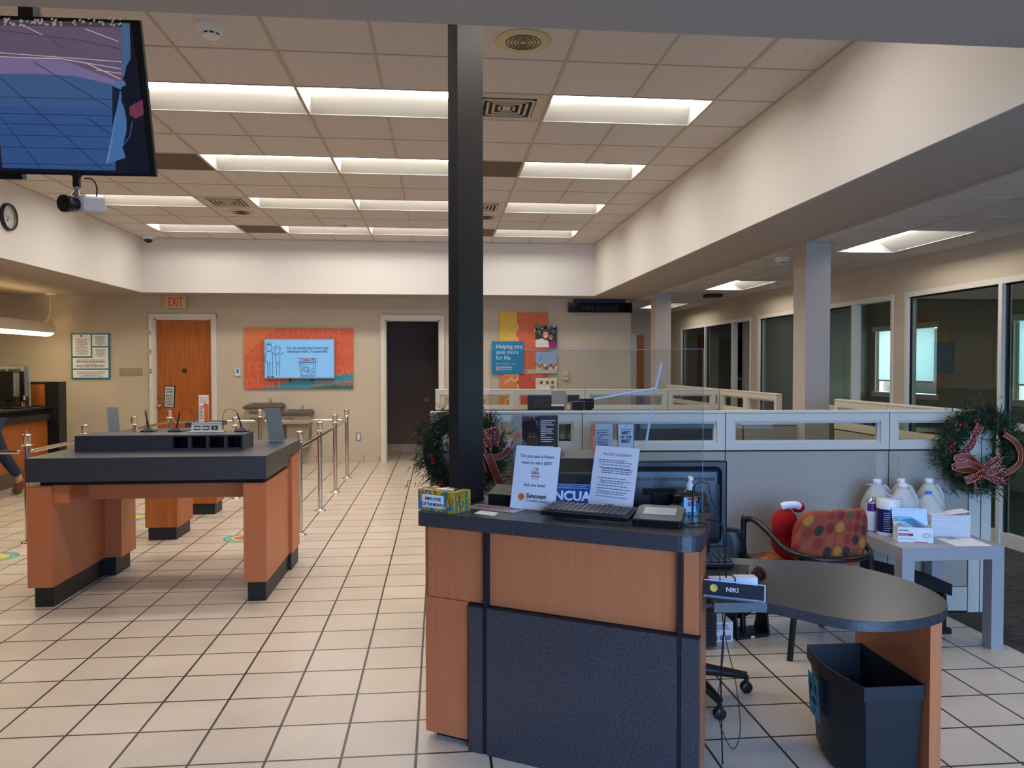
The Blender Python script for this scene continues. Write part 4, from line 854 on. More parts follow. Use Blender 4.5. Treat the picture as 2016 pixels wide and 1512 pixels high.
GCH = thing('guest_chair', (2.14, 4.0, 0), 'armchair in orange dotted fabric with black tube frame, back turned', 'chair', rz=radians(8))
# local x across, +y towards the front of the seat (away from the camera)
g = G(); ws, hs = .225, []
secs = []
for k in range(7):
    f = k/6; z = .50+.325*f; wv = .228*max(.74, (1-abs(2*f-1)**4)**.35); yb = -.02-.05*f
    secs.append([(x, yb+.05*(1-(x/.23)**2)*-1+0.02, z) for x in [wv*(-1+2*i/10) for i in range(11)]])
V_ = []
for s in secs: V_ += s
V2 = [(x, y+.055, z) for x, y, z in V_]; n = 11
F = [(j*n+i, j*n+i+1, (j+1)*n+i+1, (j+1)*n+i) for j in range(6) for i in range(10)]; N0 = len(V_)
F2 = [tuple(k+N0 for k in f) for f in F]; rim = [i for i in range(n)]+[j*n+n-1 for j in range(1, 7)]+[6*n+i for i in range(n-2, -1, -1)]+[j*n for j in range(5, 0, -1)]
F3 = [(rim[i], rim[(i+1) % len(rim)], rim[(i+1) % len(rim)]+N0, rim[i]+N0) for i in range(len(rim))]
g.add(V_+V2, F+F2+F3, M_dot, True); o = g.obj('backrest', GCH)
md = o.modifiers.new('b', 'BEVEL'); md.width = .022; md.segments = 3; md.limit_method = 'ANGLE'
g = G(); g.rbox(-.235, .235, .02, .50, .40, .47, M_dot, .03, 4); g.obj('seat', GCH)
M_tube = mat('black_tube', (18, 18, 20), .35)
hoop = [(-.27, .44, .0), (-.27, .44, .60), (-.268, .41, .655), (-.265, .33, .67), (-.262, .18, .63), (-.25, .03, .565), (-.19, -.09, .545), (-.1, -.135, .54), (0, -.15, .54), (.1, -.135, .54), (.19, -.09, .545), (.25, .03, .565), (.262, .18, .63), (.265, .33, .67), (.268, .41, .655), (.27, .44, .60), (.27, .44, .0)]
g = G(); g.tube(smooth([(x, y, z+.035 if .1 < z else z) for x, y, z in hoop], 5), .017, M_tube, 12); g.obj('arm_frame', GCH)
for sx in (-1, 1):
    g = G(); g.tube([(sx*.215, -.06, .565), (sx*.232, -.03, .3), (sx*.245, -.005, 0)], .0165, M_tube, 12); g.obj('leg', GCH)
g = G(); g.tube([(-.22, .0, .38), (.22, .0, .38)], .012, M_tube).tube([(-.26, .42, .38), (.26, .42, .38)], .012, M_tube); g.obj('stretcher', GCH)
g = G(); g.box(-.12, .12, .0, .03, .44, .56, M_tube); g.obj('back_bracket', GCH)
# red plush on the chair
M_plush = mat('plush_red', (170, 14, 22), .95, bump=.6, bscale=90); M_fur = mat('plush_white', (236, 232, 236), .95, bump=.8, bscale=120)
q = py(1530, 1030, 4.22); t = thing('plush_toy', (q.x+.075, 4.24, .47), 'red plush with white fluffy trim sitting on the dotted armchair', 'plush toy')
zt = py(1545, 990, 4.22).z-.47
g = G(); g.ball((0.03, .02, .12), .12, M_plush, (1, .8, 1.0), 3, .01); g.ball((-.03, -.02, zt-.12), .075, M_plush, (1, .9, 1.2), 3, .02); g.ball((.33, -.03, .05), .05, M_plush, (1, .7, .6), 2); g.tube([(0.0, 0, .05), (.15, -.02, .06), (.33, -.03, .05)], [.06, .05, .04], M_plush, 12); g.ball((.06, .0, zt-.03), .04, M_plush, (1, .8, .8), 2); g.obj('body', t)
g = G(); g.tube(smooth([(-.055, -.03, zt-.02), (-.03, -.035, zt-.012), (0, -.035, zt-.01), (.03, -.035, zt-.012), (.05, -.03, zt-.02)], 3), .022, M_fur, 12); g.obj('hat_trim', t)
# ---------------- white side table ----------------
TB = thing('side_table', (2.565, 4.0, 0), 'square grey-white laminate side table against the cubicle panels', 'table')
M_tab = mat('white_laminate', (158, 155, 154), .35); th = .59; tw, td = .61, .60; lw = .073
g = G(); g.box(0, tw, 0, td, th-.075, th, M_tab, .001); g.obj('tabletop', TB)
for x, y in ((0, 0), (tw-lw, 0), (0, td-lw), (tw-lw, td-lw)): G().box(x, x+lw, y, y+lw, 0, th-.075, M_tab).obj('leg', TB)
tz = th
def tp(x, y): p = pz(x, y, tz); return p
# jugs
M_jug = mat('milky_plastic', (214, 216, 212), .35, trans=.35, ior=1.2)
def jug(label, px, cap, s=1.0, rz=0, Y=None, q=1.0):
    p = py(px[0], px[1], Y); zt = p.z-tz; t = thing('water_jug', (p.x, Y, tz), label, 'jug', 'gallon jugs on the side table', rz=rz); k = zt/.27
    r = .075*k
    g = G(); pr = [(.070, 0), (.079, .012), (.081, .125), (.076, .148), (.055, .195), (.030, .235), (.021, .245), (.021, .252)]
    g.lathe([(a*k*q, b*k) for a, b in pr], M_jug, 24); g.obj('jug_body', t)
    g = G(); g.tube(smooth([(.03*k, 0, .232*k), (.055*k, 0, .22*k), (.078*k, 0, .17*k), (.076*k, 0, .13*k)]), [.011*k]*19, M_jug, 10); g.obj('handle', t)
    g = G(); g.lathe([(.021*k, .250*k), (.021*k, .268*k), (.018*k, .27*k)], cap, 20); g.obj('cap', t); return t
M_bluecap = mat('cap_blue', (40, 110, 210), .4)
jug('milky jug with white cap at the left, behind the spray can', (1727, 943), M_whitep, Y=4.48)
jug('milky jug with white cap in the middle back', (1774, 942), M_whitep, Y=4.50)
j = jug('milky jug with handwritten marks, in front of the middle back jug', (1778, 951), M_whitep, Y=4.36)
g = G(frameM((0, -.066, .12), (1, 0, 0), (0, .35, 1)))
for s in ([(-.05, 0, 0), (-.04, -.006, 0), (-.028, .02, 0)], [(-.012, .02, 0), (-.022, .01, 0), (-.012, 0, 0)], [(.012, .02, 0), (.008, 0, 0)], [(.04, .02, 0), (.028, .014, 0), (.038, .006, 0), (.028, 0, 0)]): g.tube(s, .0012, M_ink, 5)
g.obj('handwriting', j)
jug('milky jug with white cap at the right back', (1829, 942), M_whitep, Y=4.50)
j = jug('milky jug with a bright blue cap and a black cross mark', (1828, 967), M_bluecap, Y=4.38, q=1.15)
g = G(frameM((0, -.06, .145), (1, 0, 0), (0, .5, 1))); g.tube([(-.012, .0, 0), (.018, -.006, 0)], .0012, M_ink, 5).tube([(-.004, -.014, 0), (.004, .012, 0)], .0012, M_ink, 5); g.obj('handwriting', j)
def label_band(g, r, z0, z1, a0, a1, m, n=16):
    v = []; 
    for i in range(n+1): a = a0+(a1-a0)*i/n; v += [(r*cos(a), r*sin(a), z0), (r*cos(a), r*sin(a), z1)]
    g.add(v, [(2*i, 2*i+2, 2*i+3, 2*i+1) for i in range(n)], m, True)
# spray can
p = tp(1716, 1046); t = thing('spray_can', (p.x, p.y, tz), 'white and purple disinfectant spray can at the left edge of the side table', 'spray can'); hC = py(1715, 978, p.y).z-tz; r = .033
M_pur = mat('label_purple', (84, 36, 120), .4)
g = G(); g.lathe([(r*.95, 0), (r, .004), (r, hC*.84), (r*.98, hC*.85)], M_whitep, 28); g.obj('can', t)
g = G(); g.lathe([(r*1.02, hC*.85), (r*1.02, hC*.865), (r*.7, hC*.93), (r*.45, hC*.955), (r*.4, hC*.99), (0, hC)], M_steel, 28); g.obj('dome_top', t)
g = G(); label_band(g, r+.0006, hC*.60, hC*.83, -pi*.95, -.35, M_pur); label_band(g, r+.0006, hC*.1, hC*.83, -.6, .2, M_pur); label_band(g, r+.0006, hC*.02, hC*.05, -pi, 0, M_pur)
for k in range(7): label_band(g, r+.0008, hC*(.12+.06*k), hC*(.128+.06*k), -2.4, -1.3+.1*(k % 3), M_txt)
g.obj('label_sticker', t)
p = tp(1748, 1052); t = thing('wipes_tub', (p.x, p.y, tz), 'round tub of wipes with white lid and dark blue label', 'tub'); hC = py(1748, 982, p.y).z-tz; r = .064
g = G(); g.lathe([(r*.94, 0), (r, .006), (r, hC*.8)], M_whitep, 36); g.obj('tub_body', t); g = G(); g.lathe([(r*1.04, hC*.76), (r*1.04, hC*.97), (r*.98, hC), (0, hC)], M_whitep, 36); g.obj('lid', t)
M_lnavy = mat('label_dark_blue', (26, 26, 84), .4); g = G(); label_band(g, r+.0006, hC*.1, hC*.74, -pi*1.1, .1, M_lnavy, 24)
for k in range(9): label_band(g, r+.001, hC*(.16+.06*k), hC*(.168+.06*k), -2.5, -2.5+.5+.13*((k*7) % 5), M_paper)
g.obj('label_sticker', t)
# face shield
M_fsh = glassy('visor_film', (248, 249, 250), .35); p = py(1705, 952, 4.42)
t = thing('face_shield', (p.x+.09, 4.40, tz), 'clear face shield with a lilac headband lying over the jugs', 'face shield')
zb2 = p.z-tz; g = G(); v = []
for i in range(13): a = pi*1.08+i*(pi*.84)/12; v += [(.11*cos(a), .07*sin(a)+.0, zb2+.004), (.115*cos(a)-.0, .08*sin(a)+.02, zb2+.20-.03*abs(i-6)/6)]
g.add(v, [(2*i, 2*i+2, 2*i+3, 2*i+1) for i in range(12)], M_fsh, True); g.obj('visor', t)
g = G(); M_lil = mat('headband_lilac', (190, 186, 214), .4); g.tube(smooth([(-.105, -.02, zb2+.0), (-.09, -.05, zb2+.006), (-.05, -.07, zb2-.005), (-.01, -.085, zb2-.05), (.05, -.09, zb2-.075), (.11, -.07, zb2-.08)]), .008, M_lil, 10, flat=.5); g.obj('headband', t)
# mask box
BL = tp(1767, 1067); BR = tp(1838, 1070); t = thing('mask_box', (BL.x, BL.y, tz), 'open white box of blue face masks on the side table', 'box', rz=math.atan2((BR-BL).y, (BR-BL).x)); w = (BR-BL).length; d = .10; h = py(1838, 1040, BR.y).z-tz
g = G(); g.box(0, w, 0, .002, 0, h, M_whitep).box(0, w, d-.002, d, 0, h, M_whitep).box(0, .002, 0, d, 0, h, M_whitep).box(w-.002, w, 0, d, 0, h, M_whitep).box(0, w, 0, d, 0, .002, M_whitep); g.obj('carton', t)
g = G(); g.add([(0, d, h), (w, d, h), (w, d+.03, h+.085), (0, d+.03, h+.085)], [(0, 1, 2, 3)], mat('carton_pale_blue', (190, 212, 236), .6)); g.box(0, w, d+.026, d+.032, h+.083, h+.088, M_whitep); g.obj('lid_flap', t)
g = G(frameM((0, -.001, 0), (1, 0, 0), (0, 0, 1))); rect(g, w*.02, h*.42, w*.40, h*.60, .0004, mat('label_red2', (196, 40, 40), .5)); disc(g, w*.40, h*.51, h*.09, .0004, MATS['label_red2'], 16); g.text('Disposable Mask', .0085, M_paper, Matrix.Translation((w*.04, h*.46, .0008)), xs=.8)
g.text('JINHONGLE', .009, M_lnavy, Matrix.Translation((w*.05, h*.76, .0006)), 'LEFT', .0003); rect(g, w*.46, h*.03, w*.84, h*.07, .0004, MATS['label_red2']); greek(g, w*.05, h*.2, w*.55, h*.26, .0005, 1, M_txt, rn)
g.tube(smooth([(w*(.78+.09*cos(a)), h*(.5+.14*sin(a)), .0006) for a in [i*pi/6 for i in range(13)]], 2), .0007, MATS['label_red2'], 4).tube(smooth([(w*(.84+.1*cos(a)), h*(.48+.12*sin(a)), .0006) for a in [i*pi/6 for i in range(13)]], 2), .0007, MATS['label_red2'], 4); g.obj('print', t)
g = G(); M_mask = mat('mask_blue', (90, 178, 224), .7)
for k in range(6): z = h-.02+.006*k; g.add([(w*.08, .02+.008*k, z+.03-.002*k), (w*.5, .012+.008*k, z+.03), (w*.92, .02+.008*k, z-.01), (w*.92, .04+.008*k, z-.01), (w*.5, .04+.008*k, z+.035), (w*.08, .04+.008*k, z+.035)], [(0, 1, 4, 5), (1, 2, 3, 4)], M_mask)
g.tube(smooth([(w*.3, .0, h-.002), (w*.15, -.004, h+.02), (-.01, .005, h+.03), (-.015, .02, h+.005), (.0, .02, h+.02), (w*.2, .0, h+.025), (w*.4, -.002, h+.002)]), .0025, M_paper, 6); g.obj('masks', t)
# paper towels
BL = tp(1833, 1056); BR = tp(1911, 1057); t = thing('paper_towel_stack', (BL.x, BL.y, tz), 'tall stack of folded white paper towels', 'paper towels', rz=math.atan2((BR-BL).y, (BR-BL).x)); w = (BR-BL).length; h = py(1911, 1015, BR.y).z-tz
g = G(); n = 22
for k in range(n): o_ = random.uniform(-.001, .001); g.rbox(o_, w+o_, random.uniform(-.0015, .0015), .11, h*k/n, h*(k+1)/n-.0012, M_paper, .0018, 1)
g.add([(0, 0, h), (w*.5, 0, h+.004), (w, -.002, h+.022), (w, .11, h+.022), (w*.5, .11, h+.004), (0, .11, h)], [(0, 1, 4, 5), (1, 2, 3, 4)], M_paper); g.obj('towels', t)
P = [tp(*p_) for p_ in ((1881, 1075), (1954, 1075), (1912, 1059), (1843, 1060))]
c = P[0]; t = thing('notice_sheet', c, 'white sheet of paper with keys on it, flat on the side table', 'sheet'); g = G(); v = [p_-c for p_ in P]; g.add([x+Vector((0, 0, z)) for z in (0, .001) for x in v], [(0, 1, 2, 3), (4, 5, 6, 7), (0, 1, 5, 4), (1, 2, 6, 5), (2, 3, 7, 6), (3, 0, 4, 7)], M_paper); g.obj('page', t)
q = tp(1870, 1062); t = thing('key_bunch', (q.x, q.y, tz+.001), 'small bunch of silver keys on the white sheet', 'keys'); g = G()
for k in range(6): a = k*.9; g.rbox(.012*k-.02, .012*k+.02, -.004+.01*sin(a), .004+.01*sin(a), .001+.002*k, .003+.002*k, M_steel, .0008, 1)
g.tube([(.015*cos(a)-.02, .015*sin(a), .012) for a in [i*pi/6 for i in range(13)]], .001, M_steel, 5); g.obj('keys', t)
# black tray and slanted wedge under the table
t = thing('document_tray', (2.62, 4.16, 0), 'black tilted document tray standing under the side table', 'tray'); g = G()
za = py(1806, 1115, 4.3).z; zb3 = py(1866, 1150, 4.3).z; xa = py(1806, 1115, 4.3).x-2.62; xb = py(1866, 1150, 4.3).x-2.62
g.box(.0, xb, .1, .36, 0, .03, M_black); g.add([(-.0, .1, za+.01), (xb, .1, zb3+.01), (xb, .36, zb3+.01), (0, .36, za+.01), (0, .1, za-.05), (xb, .1, zb3-.06), (xb, .36, zb3-.06), (0, .36, za-.05)], [(0, 1, 2, 3), (4, 5, 6, 7), (0, 1, 5, 4), (1, 2, 6, 5), (2, 3, 7, 6), (3, 0, 4, 7)], M_black)
g.box(.01, .04, .12, .34, 0, za-.05, M_black).box(xb-.05, xb-.02, .12, .34, 0, zb3-.06, M_black); g.obj('shell', t)
# floor fan, boxes, office chair, computer tower
t = thing('floor_fan', (1.73, 4.28, 0), 'black round floor fan under the reception desk', 'fan', rz=.2); t.scale = (.62, .8, 1); M_fanb = mat('fan_black', (12, 12, 14), .5)
g = G(); g.rbox(0, .36, .0, .2, 0, .02, M_fanb, .008); g.add([(.0, 0, .02), (.0, .18, .02), (0, .1, .24), (0, .05, .24), (.02, 0, .02), (.02, .18, .02), (.02, .1, .24), (.02, .05, .24)], [(0, 1, 2, 3), (4, 5, 6, 7), (0, 1, 5, 4), (1, 2, 6, 5), (2, 3, 7, 6), (3, 0, 4, 7)], M_fanb)
g.add([(.34, 0, .02), (.34, .18, .02), (.34, .1, .24), (.34, .05, .24), (.36, 0, .02), (.36, .18, .02), (.36, .1, .24), (.36, .05, .24)], [(0, 1, 2, 3), (4, 5, 6, 7), (0, 1, 5, 4), (1, 2, 6, 5), (2, 3, 7, 6), (3, 0, 4, 7)], M_fanb); g.box(.15, .19, -.002, 0, .004, .016, M_paper); g.obj('base', t)
g = G(Matrix.Translation((.18, .09, .22)) @ Matrix.Rotation(radians(35), 4, 'X')); g.tube([(.155*cos(a), 0, .155*sin(a)) for a in [i*2*pi/32 for i in range(33)]], .018, M_fanb, 8, False)
for k in range(26): a = k*2*pi/26; g.tube([(.03*cos(a), -.03, .03*sin(a)), (.15*cos(a), -.015, .15*sin(a))], .0018, M_fanb, 4)
g.lathe([(.0, 0), (.03, 0)], M_fanb, 12); g.obj('grille', t)
g = G(Matrix.Translation((.18, .09, .22)) @ Matrix.Rotation(radians(35), 4, 'X'))
for k in range(5): a = k*2*pi/5; g.add([(.02*cos(a), 0, .02*sin(a)), (.13*cos(a), .01, .13*sin(a)), (.13*cos(a+.6), -.015, .13*sin(a+.6)), (.02*cos(a+.8), 0, .02*sin(a+.8))], [(0, 1, 2, 3)], M_fanb)
g.obj('blades', t)
def carton(x, y, z, w, d, h, label, rz=0):
    t = thing('white_carton', (x, y, z), label, 'box', 'white cartons under the desk', rz=rz); G().box(0, w, 0, d, 0, h, M_whitep).obj('carton', t)
    g = G(frameM((0, -.001, 0), (1, 0, 0), (0, 0, 1))); greek(g, w*.1, h*.5, w*.9, h*.9, 0, 4, M_txt, rn)
    for k in range(3): rect(g, w*(.08+.3*k), h*.08, w*(.3+.3*k), h*.32, .0004, MATS['faint_print'])
    g.obj('print', t)
carton(1.57, 4.27, 0, .13, .2, .115, 'white carton on the floor under the desk, lower one'); carton(1.57, 4.5, .0, .12, .13, .25, 'white carton standing behind the lower one')
q = pz(1410, 1270, 0)
t = thing('computer_tower', (1.37, 4.17, 0), 'dark computer tower under the low desk beside the counter', 'computer tower', rz=-.1)
G().rbox(0, .19, 0, .42, .015, .42, M_dark2, .006).obj('case', t); g = G(); g.box(.01, .18, -.004, 0, .03, .41, M_dark)
for i in range(12): g.box(.03, .16, -.006, -.004, .06+i*.02, .066+i*.02, M_black)
g.obj('front_grille', t)
t = thing('office_chair', (1.20, 3.85, 0), 'black swivel office chair half hidden behind the monitor', 'chair', rz=.0); t.location = (1.20, 3.62, 0)
q = py(1443, 1065, 4.05)
g = G(); g.rbox(-.24, .24, -.22, .24, .45, .53, M_dark, .035, 3); g.obj('seat', t)
g = G(); v = []
zt = py(1440, 1037, 3.7).z
for j in range(8):
    z = .58+(zt-.58)*j/7; ww = .22+.03*sin(j/7*pi)
    for i in range(9): x = ww*(-1+i/4); v.append((x+.06, .06-.06*(x/.25)**2+.0, z))
N0 = len(v); v2 = [(x, y+.05, z) for x, y, z in v]; n = 9
F = [(j*n+i, j*n+i+1, (j+1)*n+i+1, (j+1)*n+i) for j in range(7) for i in range(8)]; rim = list(range(n))+[j*n+n-1 for j in range(1, 8)]+[7*n+i for i in range(n-2, -1, -1)]+[j*n for j in range(6, 0, -1)]
g.add(v+v2, F+[tuple(k+N0 for k in f) for f in F]+[(rim[i], rim[(i+1) % len(rim)], rim[(i+1) % len(rim)]+N0, rim[i]+N0) for i in range(len(rim))], M_dark, True); g.obj('backrest', t)
g = G(); g.cyl((0, 0, .1), (0, 0, .45), .028, M_dark); g.box(-.05, .05, .0, .12, .42, .46, M_dark).box(.03, .09, .07, .11, .42, .62, M_dark); g.obj('column', t)
for sx in (-1, 1): g = G(); g.tube(smooth([(sx*.27, .05, .47), (sx*.3, .04, .6), (sx*.3, .0, .66), (sx*.3, -.16, .67)]), .02, M_dark, 10); g.obj('armrest', t)
for k in range(5):
    a = k*2*pi/5-.1; c_, s_ = cos(a), sin(a); g = G(); g.tube([(0, 0, .13), (.14*c_, .14*s_, .11), (.30*c_, .30*s_, .085)], [.035, .026, .018], M_dark, 10); lg = g.obj('base_leg', t)
    g = G(); wx, wy = .30*c_, .30*s_; g.lathe([(.012, .05), (.012, .085)], M_dark, 10, (wx, wy, 0))
    for o_ in (-.016, .006): g.M = Matrix.Translation((wx, wy+o_, .028)) @ Matrix.Rotation(-pi/2, 4, 'X'); g.lathe([(.001, 0), (.024, 0), (.028, .003), (.028, .008), (.024, .012), (.001, .012)], M_dark, 16)
    g.obj('caster', lg)
# ---------------- writing tables ----------------
TBL = thing('writing_table', (-2.70, 5.31, 0), 'large wooden writing table with thick slate top and riser, in front of the chrome posts', 'table')
TH = 1.0; tx0, tx1, ty0, ty1 = 0, 1.49, -.02, 1.12
X_ = lambda px, Y: py(px, 1000, Y).x+2.70
g = G(); g.prism([(X_(50, 5.29), ty0), (X_(525, 5.29), ty0), (X_(525, 5.29)+.01, .80), (X_(525, 5.29)+.02, 1.14), (X_(50, 5.29), 1.14)], TH-.085, TH, M_lam).box(X_(50, 5.29)+.001, X_(525, 5.29), ty0+.0005, .80, TH-.158, TH-.085, M_lam); g.obj('tabletop', TBL)
xl0 = X_(52, 5.31); xl1 = X_(102, 5.31); xr0 = X_(479, 5.31); xr1 = X_(524, 5.31)
def leg2(x0, x1, y1, jog, zt):
    g = G(); g.box(x0, x1, 0, y1, .135, zt, M_wood); g.obj('leg_panel', TBL)
zt = TH-.185
G().box(xl0, xl1, 0, .80, .135, zt, M_wood).box(xl0+.02, xl1+.12, .80, 1.08, .135, zt, M_wood).obj('leg', TBL)
G().box(xr0, xr1, 0, .79, .135, zt, M_wood).box(xr0+.03, xr1+.022, .80, 1.11, .135, TH-.11, M_wood).obj('leg', TBL)
G().box(xl0+.035, xl1-.005, .02, .78, 0, .135, M_plinth).box(xl0+.04, xl1+.085, .78, 1.05, 0, .135, M_plinth).obj('plinth', TBL)
G().box(xr0+.02, xr1-.01, .02, .79, 0, .135, M_plinth).box(xr0+.05, xr1+.012, .80, 1.09, 0, .135, M_plinth).obj('plinth', TBL)
G().box(xl1-.1, xr0+.02, .30, .34, TH-.33, zt+.02, M_wood).box(xl1-.002, xl1+.002+.1, .02, .30, zt-.12, zt, M_wood).obj('apron', TBL)
G().box(xl0+.08, xr1-.02, .02, 1.08, zt, TH-.157, M_black).obj('spacer', TBL)
ry0 = .36; rx0 = py(147, 880, 5.31+ry0).x+2.70; rx1 = py(479, 880, 5.31+ry0).x+2.70; rz1 = py(300, 857, 5.31+ry0).z; ry1 = .66
cub_m = M_lam; g = G()
ho = [(py(a, 870, 5.31+ry0).x+2.70, py(b, 870, 5.31+ry0).x+2.70) for a, b in ((340, 370), (376, 405.5), (411, 441), (447, 477))]
zb_, zt_ = py(400, 882, 5.31+ry0).z, py(400, 858.5, 5.31+ry0).z
x = rx0
for a, b in ho: g.box(x, a, ry0, ry0+.02, TH, rz1, M_lam); g.box(a, b, ry0, ry0+.02, TH, zb_, M_lam); g.box(a, b, ry0, ry0+.02, zt_, rz1, M_lam); g.box(a, a+.004, ry0+.02, ry0+.2, zb_, zt_, M_dark); g.box(b-.004, b, ry0+.02, ry0+.2, zb_, zt_, M_dark); x = b
g.box(x, rx1, ry0, ry0+.02, TH, rz1, M_lam); g.box(rx0, rx0+.02, ry0+.02, ry1, TH, rz1-.015, M_lam).box(rx1-.02, rx1, ry0+.02, ry1, TH, rz1-.015, M_lam).box(rx0, rx1, ry1-.02, ry1, TH, rz1-.015, M_lam).box(rx0, rx1, ry0+.02, ry1, rz1-.015, rz1, M_lam)
g.box(rx0+.02, rx1-.02, ry0+.2, ry0+.21, TH, rz1-.015, M_black); g.obj('riser_box', TBL)
RT = rz1
def onriser(px, pyy): p = pz(px, pyy, RT); return Vector((p.x, p.y, RT))
def penstand(px, pyy, tip, label, arc):
    p = onriser(px, pyy); t = thing('counter_pen', p, label, 'pen', 'pens on black holders')
    g = G(); g.add([(-.05, -.03, 0), (.05, -.03, 0), (.05, .05, 0), (-.05, .05, 0), (-.05, -.03, .008), (.05, -.03, .008), (.05, .05, .008), (-.05, .05, .008), (-.015, 0, .03), (.015, 0, .03), (.015, .02, .03), (-.015, .02, .03)], [(0, 1, 2, 3), (0, 1, 5, 4), (1, 2, 6, 5), (2, 3, 7, 6), (3, 0, 4, 7), (4, 5, 9, 8), (5, 6, 10, 9), (6, 7, 11, 10), (7, 4, 8, 11), (8, 9, 10, 11)], M_dark); g.obj('base', t)
    e = py(tip[0], tip[1], p.y+.01)-p; g = G(); g.tube([(0, .01, .02), e*.5+Vector((0, .01, .01)), e], [.008, .006, .0045], M_dark, 10); g.obj('pen_barrel', t)
    g = G(); g.tube(smooth([e]+[py(a, b, p.y+.02)-p for a, b in arc], 6), .0018, M_black, 5); g.obj('cord', t)
penstand(292, 850, (286, 812), 'black counter pen leaning left, leftmost on the riser', [(285, 808), (289, 810), (288, 835), (284, 852)])
penstand(346, 850, (354, 811), 'black counter pen with arcing cord, middle one on the riser', [(362, 806), (375, 808), (383, 820), (382, 832)])
penstand(476, 850, (467, 813), 'black counter pen leaning left beside the calendar', [(460, 807), (448, 806), (440, 815), (438, 832), (443, 848), (460, 852)])
p = onriser(405, 851); t = thing('perpetual_calendar', p, 'grey desk calendar showing WED DEC 2', 'calendar'); w = (onriser(434, 851)-onriser(377, 851)).length; h = .062
g = G(); M_cal = mat('calendar_grey', (176, 176, 172), .45); g.box(-w/2-.02, w/2+.02, -.02, .07, 0, .006, M_cal, .002); g.add([(-w/2, 0, .006), (w/2, 0, .006), (w/2, .06, .006), (-w/2, .06, .006), (-w/2+.003, .018, h), (w/2-.003, .018, h), (w/2-.003, .05, h), (-w/2+.003, .05, h)], [(0, 1, 2, 3), (4, 5, 6, 7), (0, 1, 5, 4), (1, 2, 6, 5), (2, 3, 7, 6), (3, 0, 4, 7)], M_cal); g.box(-w/2, w/2, .016, .052, h, h+.007, M_cal, .002); g.obj('case', t)
g = G(frameM((0, -.0015, .006), (1, 0, 0), (0, .018, h-.006)))
for k, s in enumerate(('WED', 'DEC', '2')): cx = (-.29+.29*k)*w; rect(g, cx-.115*w, .012, cx+.115*w, .045, 0, M_ink); g.text(s, .024 if k == 2 else .022, M_whitep, Matrix.Translation((cx, .019, .0008)), 'CENTER', .0004)
g.obj('date_cards', t)
def leanpage(base, top, z, label, name='page_stand', print_=False, m=None):
    BL, BR = [pz(x, y, z) for x, y in base]; TL, TR = [pz(x, y, z+.27) for x, y in top]
    t = thing(name, BL, label, 'sign'); M, w, h = from4(Vector((0, 0, 0)), BR-BL, TL-BL, TR-BL)
    g = G(M); g.box(0, w, 0, h, -.004, 0, M_acryl); g.obj('acrylic_stand', t)
    g = G(M); rect(g, .004, .004, w-.004, h-.004, -.006, m or M_paper); g.obj('page', t); t2 = G(M)
    u = (BR-BL).normalized(); G(frameM((0, 0, .002), u, Vector((-u.y, u.x, 0)))).box(0, w, -.075, 0, 0, .004, M_acryl).obj('foot', t); return t
M_back = mat('page_back_grey', (186, 182, 172), .5)
leanpage([(529, 868), (561, 868)], [(509, 804), (541, 803.5)], TH+.002, 'clear stand seen from behind at the right end of the writing table', m=M_back)
leanpage([(213.6, 868), (237, 868)], [(196, 803), (222, 803.5)], TH+.002, 'blank grey page stand on the table behind the left of the riser', m=mat('page_back2', (190, 188, 186), .6))
def pedestal(x0, x1, y0, y1, h, label):
    t = thing('form_pedestal', (x0, y0, 0), label, 'pedestal', 'small wooden pedestals between the posts'); w, d = x1-x0, y1-y0
    G().box(0, w, 0, d, .12, h-.06, M_wood2).obj('cabinet', t); G().box(.02, w-.02, .02, d-.02, 0, .12, M_plinth).obj('plinth', t); G().box(-.03, w+.03, -.03, d+.03, h-.05, h, M_lam).obj('top', t); return t
pedestal(-2.70, -2.41, 7.27, 7.70, 1.0, 'nearer wooden pedestal under and behind the writing table')
pedestal(-2.69, -2.41, 8.49, 8.80, 1.0, 'farther wooden pedestal with a brochure on it')
p = py(398, 831, 8.6); t = thing('leaflet_holder', (p.x-.1, 8.6, 1.0), 'tall white and orange leaflet standing on the farther pedestal', 'leaflet'); a, b = py(391, 778, 8.6), py(411, 832, 8.6); w, h = b.x-a.x, a.z-1.0; t.location = (a.x, 8.6, 1.0)
g = G(frameM((0, 0, 0), (1, 0, 0), (0, 0, 1))); g.box(0, w, 0, h, -.006, 0, M_whitep); rect(g, w*.55, 0, w, h*.62, .001, M_orange); disc(g, w*.7, h*.6, w*.28, .0012, M_orange, 18, 1); greek(g, w*.08, .02, w*.5, h*.6, .0014, 12, M_txt, rn)
for k, s in enumerate(('Bank from', 'where you', 'are safely')): g.text(s, .024, M_shareR, Matrix.Translation((w*.1, h*(.88-.08*k), .0014)), xs=.85)
g.obj('leaflet', t)
